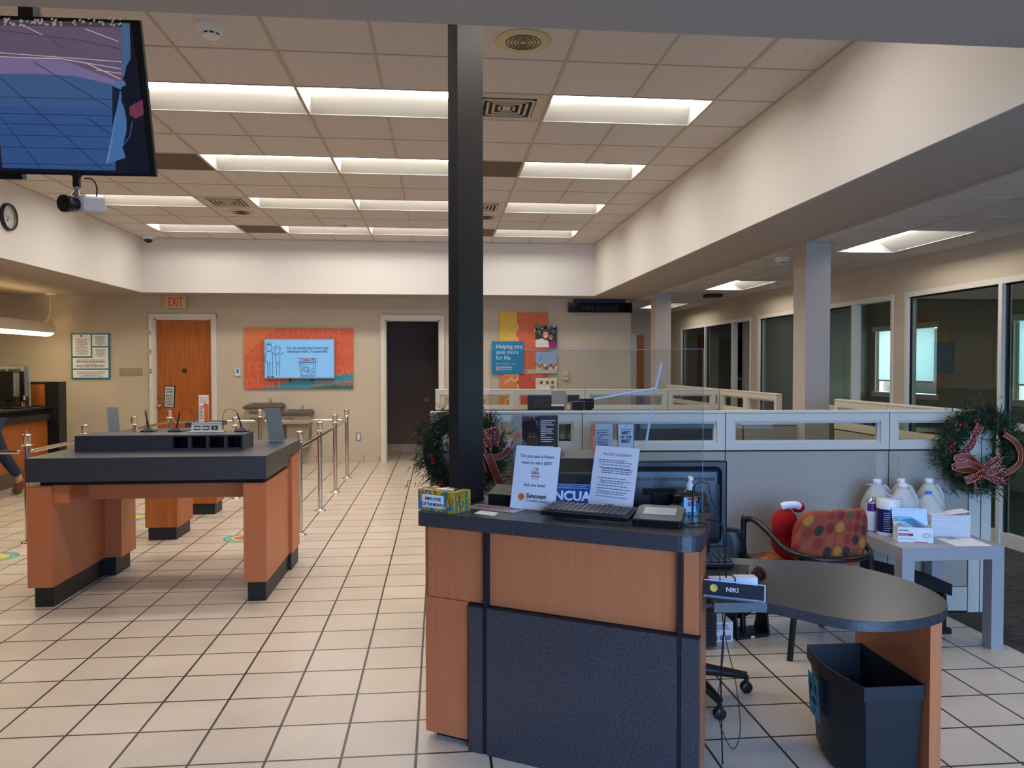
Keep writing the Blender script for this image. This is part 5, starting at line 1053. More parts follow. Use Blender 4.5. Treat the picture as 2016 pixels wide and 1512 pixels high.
# ---------------- chrome stanchions and rails ----------------
PH = 1.0
def stanchion(x, y, label):
    t = thing('stanchion_post', (x, y, 0), label, 'stanchion', 'chrome queue posts')
    G().lathe([(.062, 0), (.062, .006), (.03, .012), (.0255, .03)], M_chrome, 28).obj('floor_flange', t)
    G().lathe([(.0255, .0), (.0255, PH-.09)], M_chrome, 24).obj('pole', t)
    g = G(); g.lathe([(.026, PH-.12), (.048, PH-.112), (.048, PH-.108), (.027, PH-.10), (.030, PH-.095), (.034, PH-.03), (.036, PH-.022), (.034, PH-.012), (.012, PH-.006)], M_chrome, 28); g.lathe([(.006, PH-.008), (.006, PH+.004), (.008, PH+.01), (0, PH+.016)], M_chrome, 10); g.obj('cap', t); return t
SP = {}
LX = -3.74; RX = -1.325; MX = -2.47
plist = [('a', RX, 7.38, 'chrome post nearest on the right row, beside the writing table'), ('b', RX, 8.61, 'second chrome post of the right row'), ('c', RX, 9.85, 'third chrome post of the right row'), ('d', RX, 11.08, 'far corner chrome post of the right row'),
 ('e', LX, 7.31, 'chrome post at the left corner of the writing table'), ('f', LX, 8.45, 'chrome post whose cap shows just over the riser at the left'), ('g', LX, 9.75, 'chrome post behind the blank grey page'), ('h', LX, 11.0, 'far chrome post that carries the striped sign frame'),
 ('i', -2.53, 11.05, 'chrome post in the middle of the back rail'), ('j', MX, 9.5, 'chrome post whose cap shows behind the right pen')]
s0 = None
for k, x, y, lb in plist:
    SP[k] = (x, y)
    if s0 is None: s0 = stanchion(x, y, lb)
    else: dup(s0, (x, y, 0), label=lb)
def rail(a, b, label):
    (x0, y0), (x1, y1) = a, b; d = Vector((x1-x0, y1-y0, 0)); L_ = d.length; t = thing('queue_rail', (x0, y0, 0), label, 'rail', 'chrome queue rails', rz=math.atan2(d.y, d.x)); z = PH-.17
    g = G(); g.tube([(.075, 0, z), (L_-.075, 0, z)], .019, M_chrome, 14); g.obj('bar', t)
    for s, xx in ((1, 0), (-1, L_)):
        g = G(); g.tube(smooth([(xx+s*.028, 0, PH-.115), (xx+s*.05, 0, PH-.125), (xx+s*.055, 0, PH-.15), (xx+s*.072, 0, z)], 3), .006, M_chrome, 8); g.ball((xx+s*.075, 0, z), .02, M_chrome, sub=1); g.obj('hook', t)
rail(SP['a'], SP['b'], 'nearest chrome rail of the right row'); rail(SP['b'], SP['c'], 'middle chrome rail of the right row'); rail(SP['c'], SP['d'], 'farthest chrome rail of the right row')
rail(SP['e'], SP['f'], 'chrome rail running back from the left corner post'); rail(SP['g'], SP['h'], 'far chrome rail of the left row'); rail(SP['f'], SP['g'], 'middle chrome rail of the left row, behind the riser')
rail(SP['h'], SP['i'], 'left half of the chrome rail along the back'); rail(SP['i'], SP['d'], 'right half of the chrome rail along the back')
rail((LX-2.0, 7.31), SP['e'], 'chrome rail leaving the picture at the left edge'); rail((MX, 8.0), SP['j'], 'chrome rail behind the calendar, in the middle lane')
a, b = py(317, 765, 11.0), py(336, 805, 11.0)
t = thing('sign_frame', (LX, 11.0, PH+.016), 'small black framed notice with striped lines on top of the far post', 'sign', rz=-.1); w, h = .15, a.z-b.z+.02
g = G(frameM((-w/2-.01, 0, .02), (1, 0, -.06), (.06, 0, 1))); g.box(0, w, 0, h, -.01, 0, M_black); rect(g, .012, .01, w-.014, h-.012, .001, mat('notice_pale', (196, 200, 196), .6))
for k in range(13): rect(g, .02, .02+k*(h-.04)/13, w-.024, .028+k*(h-.04)/13, .0015, M_ink)
g.obj('notice', t); G().cyl((0, 0, 0), (0, 0, .03), .008, M_chrome).obj('stem', t)
# floor stickers
M_st1 = mat('sticker_teal', (60, 150, 170), .5); M_st2 = mat('sticker_yellow', (236, 200, 60), .5); M_st3 = mat('sticker_red', (214, 84, 50), .5); M_st4 = mat('sticker_green', (130, 190, 160), .5)
def sticker(px, pyy, label, cm):
    p = pz(px, pyy, 0); g = G(); z = .0006
    disc(g, 0, 0, .17, z, M_st1, 40); disc(g, 0, 0, .15, z+.0003, M_st4, 40); disc(g, 0, 0, .115, z+.0006, M_st1, 40); disc(g, 0, 0, .10, z+.0009, M_st2, 40); disc(g, 0, 0, .07, z+.0012, cm, 40)
    arctext(g, 'PLEASE WAIT HERE', 0, 0, .126, radians(160), radians(20), .02); o = g.obj('floor_sticker', None, label, 'floor sticker', 'round distancing stickers on the tiles'); o.location = (p.x, p.y, 0)
sticker(477, 1059, 'round teal and red floor sticker beside the right leg of the writing table', M_st3); sticker(-8, 1097, 'round teal and yellow floor sticker at the left edge', M_st2)
sticker(266, 1018, 'round floor sticker half hidden between the table leg and pedestal', M_st2); sticker(52, 973, 'small far floor sticker behind the left post', M_st4)
# ---------------- teller counter ----------------
TL_ = thing('teller_counter', (-5.65, 5.0, 0), 'long teller counter with dark ledges and orange wood front at the left', 'counter')
g = G(); g.box(-.5, .04, 0, 6.6, 1.0, 1.03, M_plinth); g.box(-.5, .0, 0, 6.6, .93, 1.0, M_black); g.obj('upper_ledge', TL_); G().box(-.1, .07, 0, 6.6, .84, .93, M_plinth).obj('lower_ledge', TL_)
for k, (y0, y1) in enumerate(((0, 1.5), (1.56, 3.0), (3.06, 4.58), (4.64, 6.6))): G().box(-.04, 0, y0, y1, .20, .84, M_wood2).obj('front_panel', TL_)
G().box(-.5, -.04, 0, 6.6, 0, .84, M_plinth).box(-.04, .005, 0, 6.6, 0, .2, mat('kick_brown', (96, 80, 64), .6)).obj('base', TL_)
WG = thing('end_partition', (-6.4, 11.63, 0), 'dark end partition of the teller counter with an orange wood panel', 'partition'); zt = py(60, 752, 11.6).z
G().box(0, .9, 0, .22, 0, zt, M_plinth).obj('body', WG)
q0 = py(33, 757, 11.6); q1 = py(87, 795, 11.6); G().box(q0.x+6.4-.3, q1.x+6.4, -.012, 0, 1.04, q0.z, M_wood2).obj('wood_panel', WG); q0 = py(92, 757, 11.6); G().box(q0.x+6.4-.02, .9, -.012, 0, 0, zt, M_black).obj('black_face', WG)
def tglass(x0, x1, Y, z0, zt, label):
    a = py(x0, 750, Y); b = py(x1, 750, Y); t = thing('teller_screen', (a.x, Y, z0), label, 'acrylic screen', 'acrylic teller screens'); G().box(0, b.x-a.x, 0, .008, 0, zt-z0, M_acryl).obj('sheet', t); g = G(); g.box(0, .012, -.004, .012, 0, zt-z0, M_edge).box(b.x-a.x-.012, b.x-a.x, -.004, .012, 0, zt-z0, M_edge); g.obj('edge_strip', t)
tglass(13, 59, 11.2, 1.03, py(30, 717, 11.2).z, 'clear teller screen at the far end of the teller counter')
q = py(43, 752, 11.35); t = thing('monitor_arm', (q.x, 11.35, 1.03), 'slim black upright post on the teller counter', 'post'); G().box(-.022, .022, -.02, .02, 0, py(43, 731, 11.35).z-1.03, M_dark).obj('upright', t)
q = py(20, 760, 10.9); t = thing('teller_monitor', (q.x-.2, 10.95, 1.03), 'dark screen edge on the teller counter at the left edge', 'monitor'); G().box(0, .20, 0, .03, .1, py(20, 731, 10.9).z-1.03, M_dark).obj('screen', t); G().box(.12, .18, .0, .04, 0, .12, M_dark).obj('stand', t)
q = py(40, 730, 11.5); t = thing('teller_equipment', (-6.35, 11.3, 1.03), 'grey slatted box and equipment behind the teller screen', 'equipment'); zz = py(30, 722, 11.4).z-1.03
g = G(); g.box(.0, .5, .1, .2, .15, zz, mat('equipment_grey', (150, 152, 148), .5)); g.box(.05, .45, .09, .1, zz-.08, zz-.03, M_steel).box(.2, .3, .0, .25, 0, .16, M_dark2); g.obj('case', t)
q = pz(88, 798, 1.03); sanitizer('sanitizer_bottle', 'small pump bottle of blue sanitizer on the teller counter', (-5.78, 11.25, 1.03), 1.0, 0)
t = thing('teller_pad', (-5.9, 10.9, 1.03), 'low black signature pad on the teller counter', 'signature pad'); G().rbox(0, .24, 0, .3, 0, .02, M_dark, .005).obj('case', t); g = G(); g.tube(smooth([(.2, .3, .02), (.21, .31, .16), (.24, .32, .2), (.3, .33, .15)]), .004, M_dark, 6); g.obj('stylus', t)
# pendant
t = thing('pendant_light', (-6.02, 12.5, SZ), 'long white tube pendant light over the teller counter', 'pendant light')
zc = py(60, 648, 12.3).z-SZ; M_pend = mat('pendant_cream', (220, 208, 184), .5); M_plens = mat('pendant_lens', (255, 232, 178), .5, emis=7)
def bodyp(R, a0, a1, m, y0=-6.5, y1=0):
    g = G(); n = 16; v = []; secs = [(y0, 1), (y1-.12, 1), (y1-.07, .93), (y1-.03, .75), (y1, .35)]
    for y, s in secs:
        for i in range(n+1): a = a0+(a1-a0)*i/n; v.append((R*s*cos(a), y, zc+R*s*sin(a)))
    g.add(v, [(j*(n+1)+i, j*(n+1)+i+1, (j+1)*(n+1)+i+1, (j+1)*(n+1)+i) for j in range(len(secs)-1) for i in range(n)], m, True); return g
hb = bodyp(.115, radians(-28), radians(78), M_pend); hb.M = Matrix(); hb.obj('housing', t); bodyp(.115, radians(102), radians(208), M_pend).obj('housing', t); bodyp(.108, radians(-150), radians(-30), M_plens).obj('lens', t, 'glowing cream lens')
g = G(); g.box(-.035, .035, -6.4, -.2, zc+.06, zc+.062, M_plens).box(-.1, .1, -6.4, -.15, zc-.005, zc-.002, M_pend); g.obj('uplight', t, 'glowing slot on the top')
g = G(); g.lathe([(.075, 0), (.075, -.025), (.0, -.03)], M_pend, 20); g.obj('canopy', t)
g = G(); g.tube(smooth([(0, 0, -.02), (.004, -.01, -.3), (-.012, -.06, zc+.16), (-.012, -.07, zc+.11)]), .006, M_pend, 8); g.obj('cord', t); g = G(Matrix.Translation((0, -.1, zc+.105))); g.lathe([(.07, 0), (.055, .02), (0, .03)], M_pend, 20); g.obj('cord_cap', t)
# person, mostly beyond the left edge
PSN = thing('person', (-5.28, 9.45, 0), 'person in maroon top and blue jeans standing at the teller counter, left edge', 'person', rz=0)
M_skin = mat('skin', (206, 160, 132), .6); M_hair = mat('blond_hair', (176, 140, 88), .8, var=.3, vscale=40); M_mar = mat('maroon_knit', (110, 30, 44), .9); M_jean = mat('blue_denim', (40, 56, 84), .9, var=.2, vscale=60); M_shoe = mat('brown_shoe', (120, 78, 52), .7)
def skin(name, V_, E_, R_s, m, sub=2, root=0):
    me = bpy.data.meshes.new(name); me.from_pydata(V_, E_, []); o = bpy.data.objects.new(name, me); COL.objects.link(o); o.parent = PSN
    md = o.modifiers.new('s', 'SKIN'); lay = me.skin_vertices[0].data if me.skin_vertices else None
    if lay is None: me.skin_vertices.new() if hasattr(me.skin_vertices, 'new') else None; lay = me.skin_vertices[0].data
    for i, r in enumerate(R_s): lay[i].radius = (r, r) if not isinstance(r, tuple) else r
    lay[root].use_root = True; md.use_smooth_shade = True
    sb = o.modifiers.new('u', 'SUBSURF'); sb.levels = sub; sb.render_levels = sub; me.materials.append(m); return o
V_ = [(-.02, 0, .95), (-.02, 0, 1.12), (-.03, 0, 1.32), (-.02, 0, 1.42), (-.02, 0, 1.50), (-.04, 0, 1.60), (-.04, 0, 1.66), (-.03, -.17, 1.38), (-.06, -.23, 1.14), (-.20, -.20, 1.02), (-.03, .17, 1.38), (-.04, .22, 1.14), (-.20, .20, 1.04), (-.02, -.09, .90), (-.06, -.10, .50), (-.05, -.10, .09), (-.02, .09, .90), (.0, .34, .52), (.04, .60, .22), (-.14, -.10, .04), (.0, .66, .08), (-.27, -.19, 1.02), (-.27, .19, 1.04)]
E_ = [(0, 1), (1, 2), (2, 3), (3, 4), (4, 5), (5, 6), (3, 7), (7, 8), (8, 9), (3, 10), (10, 11), (11, 12), (0, 13), (13, 14), (14, 15), (0, 16), (16, 17), (17, 18), (15, 19), (18, 20), (9, 21), (12, 22)]
skin('body', V_, E_, [.13, .11, .12, .09, .05, .085, .085, .055, .042, .03, .055, .042, .03, .085, .06, .04, .085, .06, .04, .035, .035, .025, .025], M_skin)
skin('maroon_top', [(-.02, 0, .98), (-.02, 0, 1.12), (-.03, 0, 1.32), (-.02, 0, 1.42), (-.03, -.17, 1.38), (-.06, -.23, 1.14), (-.16, -.21, 1.05), (-.03, .17, 1.38), (-.04, .22, 1.14), (-.15, .21, 1.06)], [(0, 1), (1, 2), (2, 3), (3, 4), (4, 5), (5, 6), (3, 7), (7, 8), (8, 9)], [.15, .13, .14, .10, .068, .058, .045, .068, .058, .045], M_mar)
skin('jeans', [(-.02, 0, .97), (-.02, -.09, .90), (-.06, -.10, .50), (-.05, -.10, .10), (-.02, .09, .90), (.0, .34, .52), (.04, .58, .24)], [(0, 1), (1, 2), (2, 3), (0, 4), (4, 5), (5, 6)], [.145, .10, .075, .06, .10, .075, .06], M_jean)
g = G(); g.ball((-.005, 0, 1.665), .105, M_hair, (.95, .95, 1.05), 3, .01); g.tube([(.04, 0, 1.66), (.055, 0, 1.56), (.04, .0, 1.46)], [.07, .07, .05], M_hair, 14); g.obj('hair', PSN)
g = G(); g.ball((-.135, -.035, 1.655), .012, M_paper, sub=1); g.ball((-.135, .035, 1.655), .012, M_paper, sub=1); g.ball((-.143, -.035, 1.655), .006, M_ink, sub=1); g.ball((-.143, .035, 1.655), .006, M_ink, sub=1); g.ball((-.14, 0, 1.625), .016, M_skin, (1, .8, 1.3)); g.ball((-.125, 0, 1.59), .02, mat('lips', (170, 90, 84), .5), (.5, 1, .3)); g.obj('face', PSN)
for s_ in (-1, 1):
    g = G()
    for k in range(4): y = s_*.19+(-.03+.02*k); g.tube([(-.28, y, 1.03), (-.32, y, 1.035), (-.35, y, 1.025)], [.009, .008, .007], M_skin, 8)
    g.tube([(-.27, s_*.19+.03*(-s_), 1.03), (-.30, s_*.19-.05*s_, 1.03)], [.01, .008], M_skin, 8); g.obj('hand', PSN)
g = G(); g.rbox(-.22, .04, -.145, -.055, 0, .09, M_shoe, .03, 3); g.obj('shoe', PSN); g = G(Matrix.Translation((.02, .64, .10)) @ Matrix.Rotation(radians(-62), 4, 'Y')); g.rbox(-.10, .10, -.045, .045, -.05, .05, M_shoe, .03, 3); g.obj('shoe', PSN)
g = G(Matrix.Translation((0.10, -.12, 1.02))); g.rbox(-.05, .09, -.12, .12, -.16, .14, mat('cream_bag', (214, 206, 190), .8), .04, 3); g.tube(smooth([(0, -.1, .12), (-.05, -.1, .36), (-.1, -.05, .40)]), .01, MATS['cream_bag'], 8); t_ = g.obj('shoulder_bag', None, 'cream shoulder bag at the hip of the person in the maroon top', 'bag'); t_.location = (-5.42, 9.45, 0)
# ---------------- things on the back wall ----------------
def wallthing(name, TLp, BRp, label, cat, Y=YB, th=.02, body=None, group=None):
    a, b = py(TLp[0], TLp[1], Y), py(BRp[0], BRp[1], Y); w, h = b.x-a.x, a.z-b.z
    t = thing(name, (a.x, Y, b.z), label, cat, group); M = frameM((0, -th, 0), (1, 0, 0), (0, 0, 1))
    if body: G().box(0, w, -th, -.003, 0, h, body).obj('backing', t)
    return t, M, w, h
t, M, w, h = wallthing('exit_sign', (327, 583), (368, 606), 'cream exit sign with red EXIT letters over the orange door', 'exit sign', YB-.05, .05, M_cream)
t.location.z = t.location.z
g = G(M); rect(g, .01, .01, w-.01, h-.01, .001, M_cream); M_exit = mat('exit_red', (206, 30, 30), .4, emis=.08)
g.text('EXIT', h*1.02, M_exit, Matrix.Translation((w/2, h*.14, .002)), 'CENTER', .004, xs=.58); g.obj('lettering', t); G().box(w*.3, w*.7, -.04, .05, h, SZ-t.location.z, M_cream).obj('mount', t)
t, M, w, h = wallthing('notice_board', (141, 656), (218, 746), 'teal notice board with five white printed notices', 'notice board', th=.025, body=mat('board_teal', (20, 116, 136), .5))
g = G(M)
for x0, y0, x1, y1, n in ((.04, .50, .51, .97, 18), (.55, .72, .96, .97, 12), (.55, .46, .96, .69, 9), (.04, .23, .96, .46, 6), (.04, .03, .96, .20, 5)):
    rect(g, w*x0, h*y0, w*x1, h*y1, .001, M_paper); greek(g, w*(x0+.05), h*(y0+.02), w*(x1-.05), h*(y1-.03 if n != 18 else y1-.09), .0016, n, M_txt, rn, center=True)
disc(g, w*.27, h*.94, .018, .0016, M_txt, 12); g.obj('notices', t)
t, M, w, h = wallthing('employees_only_sign', (236, 725), (281, 739), 'small tan wall plate left of the door reading EMPLOYEES ONLY', 'sign', th=.012, body=mat('plate_tan', (158, 142, 104), .4))
g = G(M); M_gold = mat('gold_print', (190, 176, 120), .4); g.text('EMPLOYEES', .045, M_gold, Matrix.Translation((w/2, h*.56, .001)), 'CENTER', xs=.9); g.text('ONLY', .045, M_gold, Matrix.Translation((w/2, h*.2, .001)), 'CENTER', xs=.9); g.obj('lettering', t)
# mural with screen
t, M, w, h = wallthing('wall_mural', (481, 646), (696, 765), 'orange mural panel with blue waves behind the wall screen', 'mural', th=.03, body=M_orange)
M_o2 = mat('mural_light_orange', (212, 124, 68), .6); M_t2 = mat('mural_green_teal', (24, 112, 112), .6); M_ghost = mat('mural_ghost_letters', (217, 112, 80), .6)
g = G(M); rect(g, 0, 0, w, h, .0008, mat('mural_coral', (210, 96, 64), .6)); g.poly([(0, h, .0014), (0, h*.54, .0014), (w*.15, h*.78, .0014), (w*.29, h, .0014)], M_o2)
g.poly([(w*.15, 0, .0014)]+[(w*(.15+.85*s), h*.26*(1-(1-s)**1.8), .0014) for s in [i/14 for i in range(1, 15)]]+[(w, 0, .0014)], M_teal)
g.poly([(w*.60, 0, .002)]+[(w*(.60+.4*s), h*.10*sin(s*pi/2), .002) for s in [i/8 for i in range(1, 9)]]+[(w, 0, .002)], M_t2)
for s, x, y, sz in (('Trustinvent', 0, .80, .34), ('ou', .02, .56, .30), ('ros', .02, .30, .32), ('plan', 0, .02, .36), ('for', .84, .56, .26), ('ow', .82, .22, .32), ('community', .60, .05, .18)): g.text(s, sz, M_ghost, Matrix.Translation((w*x, h*y, .0024)))
# crop letters that overhang the panel
for v in g.bm.verts:
    lx = v.co.x
    if lx > w-.004: v.co.x = w-.004
    if v.co.z > h-.004: v.co.z = h-.004
    if v.co.z < .003: v.co.z = .003
g.obj('artwork', t)
t, M, w, h = wallthing('wall_screen', (521, 667), (660, 745), 'wall television showing a blue drawing of two people and a safe', 'television', YB-.035, .06)
G().box(0, w, -.06, -.02, 0, h, mat('tv_silver', (190, 192, 198), .3, .6)).box(w*.3, w*.7, -.02, .0, h*.3, h*.7, M_dark).box(w*.35, w*.37, -.04, -.01, -.05, 0, M_dark).box(w*.66, w*.68, -.04, -.01, -.05, 0, M_dark).obj('casing', t)
M_scr = mat('screen_blue', (120, 178, 226), .5, emis=.2); M_scl = mat('screen_line', (24, 50, 90), .5, emis=.1)
g = G(M); rect(g, .018, .02, w-.018, h-.018, .001, M_scr); z = .002
def ln(pts, r=.0035): g.tube([(w*a, h*b, z) for a, b in pts], r, M_scl, 4, False)
def circ(cx, cy, r, sy=1, a0=0, a1=360, rr=.0035): g.tube([(w*cx+r*cos(radians(a)), h*cy+r*sy*sin(radians(a)), z) for a in [a0+(a1-a0)*i/18 for i in range(19)]], rr, M_scl, 4, False)
g.text('You can protect your loved ones\u2019', .062, M_scl, Matrix.Translation((w*.62, h*.74, z)), 'CENTER', .001, xs=.8); g.text('inheritance with a Trusteed IRA.', .062, M_scl, Matrix.Translation((w*.62, h*.65, z)), 'CENTER', .001, xs=.8)
g.text('Trustee IRA', .062, mat('screen_red', (140, 40, 70), .5, emis=.2), Matrix.Translation((w*.62, h*.44, z)), 'CENTER', .002, xs=.8)
ln([(.48, .42), (.76, .42), (.76, .51), (.48, .51), (.48, .42)]); ln([(.5, .40), (.73, .40), (.72, .06), (.52, .06), (.5, .40)], .005); ln([(.53, .36), (.70, .37), (.70, .09), (.54, .09), (.53, .36)]); circ(.59, .24, .05); circ(.59, .24, .028); ln([(.60, .12), (.70, .26)]); ln([(.65, .10), (.71, .20)])
circ(.07, .77, .05, 1.1); ln([(.03, .86), (.05, .90), (.09, .90), (.115, .86), (.03, .86)]); ln([(.045, .68), (.02, .60), (.02, .40), (.045, .45), (.045, .40), (.12, .40), (.12, .66), (.095, .68), (.045, .68)]); ln([(.12, .66), (.17, .58)]); ln([(.05, .40), (.055, .06)]); ln([(.08, .40), (.08, .06)]); ln([(.12, .40), (.115, .06)]); ln([(.045, .04), (.085, .04)], .009); ln([(.10, .05), (.14, .04)], .009)
circ(.19, .70, .04, 1.2); circ(.19, .73, .055, 1.1, 0, 180); ln([(.155, .60), (.165, .42), (.22, .42), (.225, .60), (.155, .60)]); ln([(.225, .60), (.28, .66)]); ln([(.17, .42), (.175, .08)]); ln([(.195, .42), (.195, .3)]); ln([(.22, .42), (.215, .08)])
g.obj('screen', t, 'glowing light blue picture')
# right mural group
t, M, w, h = wallthing('mural_banner', (983, 615), (1078, 830), 'tall yellow, orange and red mural banner on the back wall', 'mural', th=.025, body=M_orange)
g = G(M); f = w*.36
rect(g, 0, h*.55, f, h, .001, M_yellow); rect(g, 0, 0, f, h*.55, .001, mat('mural_amber', (216, 130, 70), .6)); rect(g, f, h*.48, w, h, .001, M_orange); rect(g, f, h*.44, w, h*.48, .0012, M_beige); rect(g, f, 0, w, h*.44, .001, M_red)
M_gh2 = mat('mural_pale_letters', (238, 178, 130), .6)
g.text('OPPORTUNITY', .36, M_gh2, Matrix.Translation((f*.28, h*.93, .002)) @ Matrix.Rotation(-pi/2, 4, 'Z'), xs=.92, depth=.0002)
for s, x, y in (('together', .42, .98), ('support', .70, .90)): g.text(s, .30, M_ghost, Matrix.Translation((w*x, h*y, .002)) @ Matrix.Rotation(-pi/2, 4, 'Z'))
for v in g.bm.verts:
    if v.co.z < .003: v.co.z = .003
    if v.co.z > h: v.co.z = h
    if v.co.x > w: v.co.x = w
g.obj('artwork', t)
t, M, w, h = wallthing('savings_sign', (968, 672), (1031, 735), 'blue square sign Helping you save more for life', 'sign', YB-.026, .03, M_blue)
g = G(M)
for k, s in enumerate(('Helping you', 'save more', 'for life.')): g.text(s, .098, M_whitep, Matrix.Translation((w*.13, h*(.78-.175*k), .001)), 'LEFT', xs=.93)
g.text('PEOPLE  |  COMMITMENT  |  SERVICE', .022, M_whitep, Matrix.Translation((w*.13, h*.285, .001)), xs=.95)
disc(g, w*.19, h*.16, .033, .001, M_whitep); disc(g, w*.19, h*.16, .025, .0015, M_sunR if False else M_orange); g.text('Suncoast', .052, M_whitep, Matrix.Translation((w*.275, h*.165, .001)), 'LEFT', .001); g.text('Credit Union', .036, M_whitep, Matrix.Translation((w*.275, h*.10, .001)), 'LEFT'); g.obj('lettering', t)
def C(rgb): return mat('photo_%d_%d_%d' % rgb, rgb, .5)
def photo(TLp, BRp, label, draw):
    t, M, w, h = wallthing('wall_photo', TLp, BRp, label, 'picture', YB-.026, .02, M_dark2); g = G(M); draw(g, w, h); g.obj('photograph', t)
def head(g, x, y, r, skin, hair, z, long=False):
    disc(g, x, y+r*.2, r*1.35, z, hair, 20, 1.25 if not long else 1.6); disc(g, x, y, r, z+.0006, skin, 20, 1.25)
    for s in (-1, 1): disc(g, x+s*r*.4, y+r*.2, r*.12, z+.001, M_ink, 8)
    disc(g, x, y-r*.55, r*.4, z+.001, M_paper, 10, .4)
def dw1(g, w, h):
    rect(g, 0, 0, w, h, .0006, C((42, 50, 36))); 
    for k in range(26): disc(g, rn.uniform(0, w), rn.uniform(h*.6, h), rn.uniform(.01, .03), .0008, C((90, 110, 70)) if k % 3 else C((180, 180, 160)), 8)
    g.poly([(0, 0, .001), (0, h*.35, .001), (w*.3, h*.42, .001), (w*.6, h*.3, .001), (w*.65, 0, .001)], C((226, 222, 204))); g.poly([(w*.65, 0, .0012), (w*.66, h*.25, .0012), (w*.85, h*.32, .0012), (w, h*.1, .0012), (w, 0, .0012)], C((150, 20, 110)))
    head(g, w*.72, h*.47, w*.10, C((176, 110, 80)), C((30, 22, 22)), .0016, True); head(g, w*.47, h*.58, w*.12, C((222, 170, 140)), C((104, 68, 44)), .003, True)
def dw2(g, w, h):
    rect(g, 0, h*.35, w, h, .0006, C((150, 170, 206))); rect(g, 0, 0, w, h*.35, .0006, C((196, 184, 160)))
    cs = [(196, 60, 50), (220, 190, 80), (90, 120, 70), (230, 230, 224), (60, 60, 70), (200, 120, 80)]
    for k in range(22): x = w*(k+.5)/22; y = h*(.22+.2*rn.random()); disc(g, x, y, w*.045, .001+k*.00005, C(cs[k % 6]), 10, 1.8); disc(g, x, y+h*.1, w*.022, .0022, C((206, 160, 130)), 8)
    g.tube([(w*.2, h*.6, .001), (w*.3, h*.85, .001)], .004, M_ink, 4)
def dw3(g, w, h):
    rect(g, 0, 0, w, h, .0006, C((224, 216, 180)))
    for x, c in ((.27, (226, 220, 226)), (.55, (236, 236, 232)), (.8, (130, 150, 160))): g.poly([(w*(x-.12), 0, .001), (w*(x-.1), h*.62, .001), (w*(x+.1), h*.62, .001), (w*(x+.13), 0, .001)], C(c)); head(g, w*x, h*.76, w*.05, C((120, 84, 64)), M_ink, .0016)
    for k in range(12): disc(g, rn.uniform(0, w), rn.uniform(h*.6, h), .01, .0008, C((196, 180, 120)), 6)
photo((1054, 642), (1096, 684), 'square photograph of two smiling people cheek to cheek', dw1); photo((1054, 693), (1096, 735), 'square photograph of a crowd under blue sky', dw2); photo((1054, 744), (1096, 784), 'lowest square photograph of three people on the back wall', dw3)
t, M, w, h = wallthing('wall_dispenser', (1107, 730), (1118, 748), 'small cream wall box with a dark slot right of the photographs', 'wall box', th=.05, body=M_cream); G(M).box(w*.25, w*.75, h*.38, h*.46, 0, .001, M_ink).obj('slot', t)
t, M, w, h = wallthing('thermostat', (463, 725), (474, 740), 'white thermostat with blue display left of the orange mural', 'thermostat', th=.025, body=M_whitep); g = G(M); rect(g, w*.25, h*.35, w*.75, h*.92, .001, mat('lcd_blue', (70, 130, 200), .4)); g.obj('display', t)
t, M, w, h = wallthing('power_outlet', (701, 852), (711, 867), 'steel wall outlet low on the back wall beside the doorway', 'outlet', th=.012, body=M_steel); g = G(M)
for y in (.25, .62): g.rbox(w*.22, w*.78, h*y-.02, h*y+.03, 0, .003, M_whitep, .001); rect(g, w*.35, h*y-.006, w*.40, h*y+.014, .0035, M_ink); rect(g, w*.6, h*y-.006, w*.65, h*y+.014, .0035, M_ink)
g.obj('socket', t)
t, M, w, h = wallthing('message_display', (1118, 596), (1243, 616), 'long black unlit display sign under the soffit at the right', 'display sign', YB-.06, .06, mat('gloss_black', (6, 6, 7), .12)); g = G(M); g.text('SAFE DEPOSIT', h*.62, mat('unlit_letters', (14, 14, 15), .3), Matrix.Translation((w*.5, h*.25, .001)), 'CENTER'); g.obj('lettering', t)
G().box(w*.1, w*.9, -.04, .06, h, SZ-t.location.z, M_dark2).obj('mount', t)
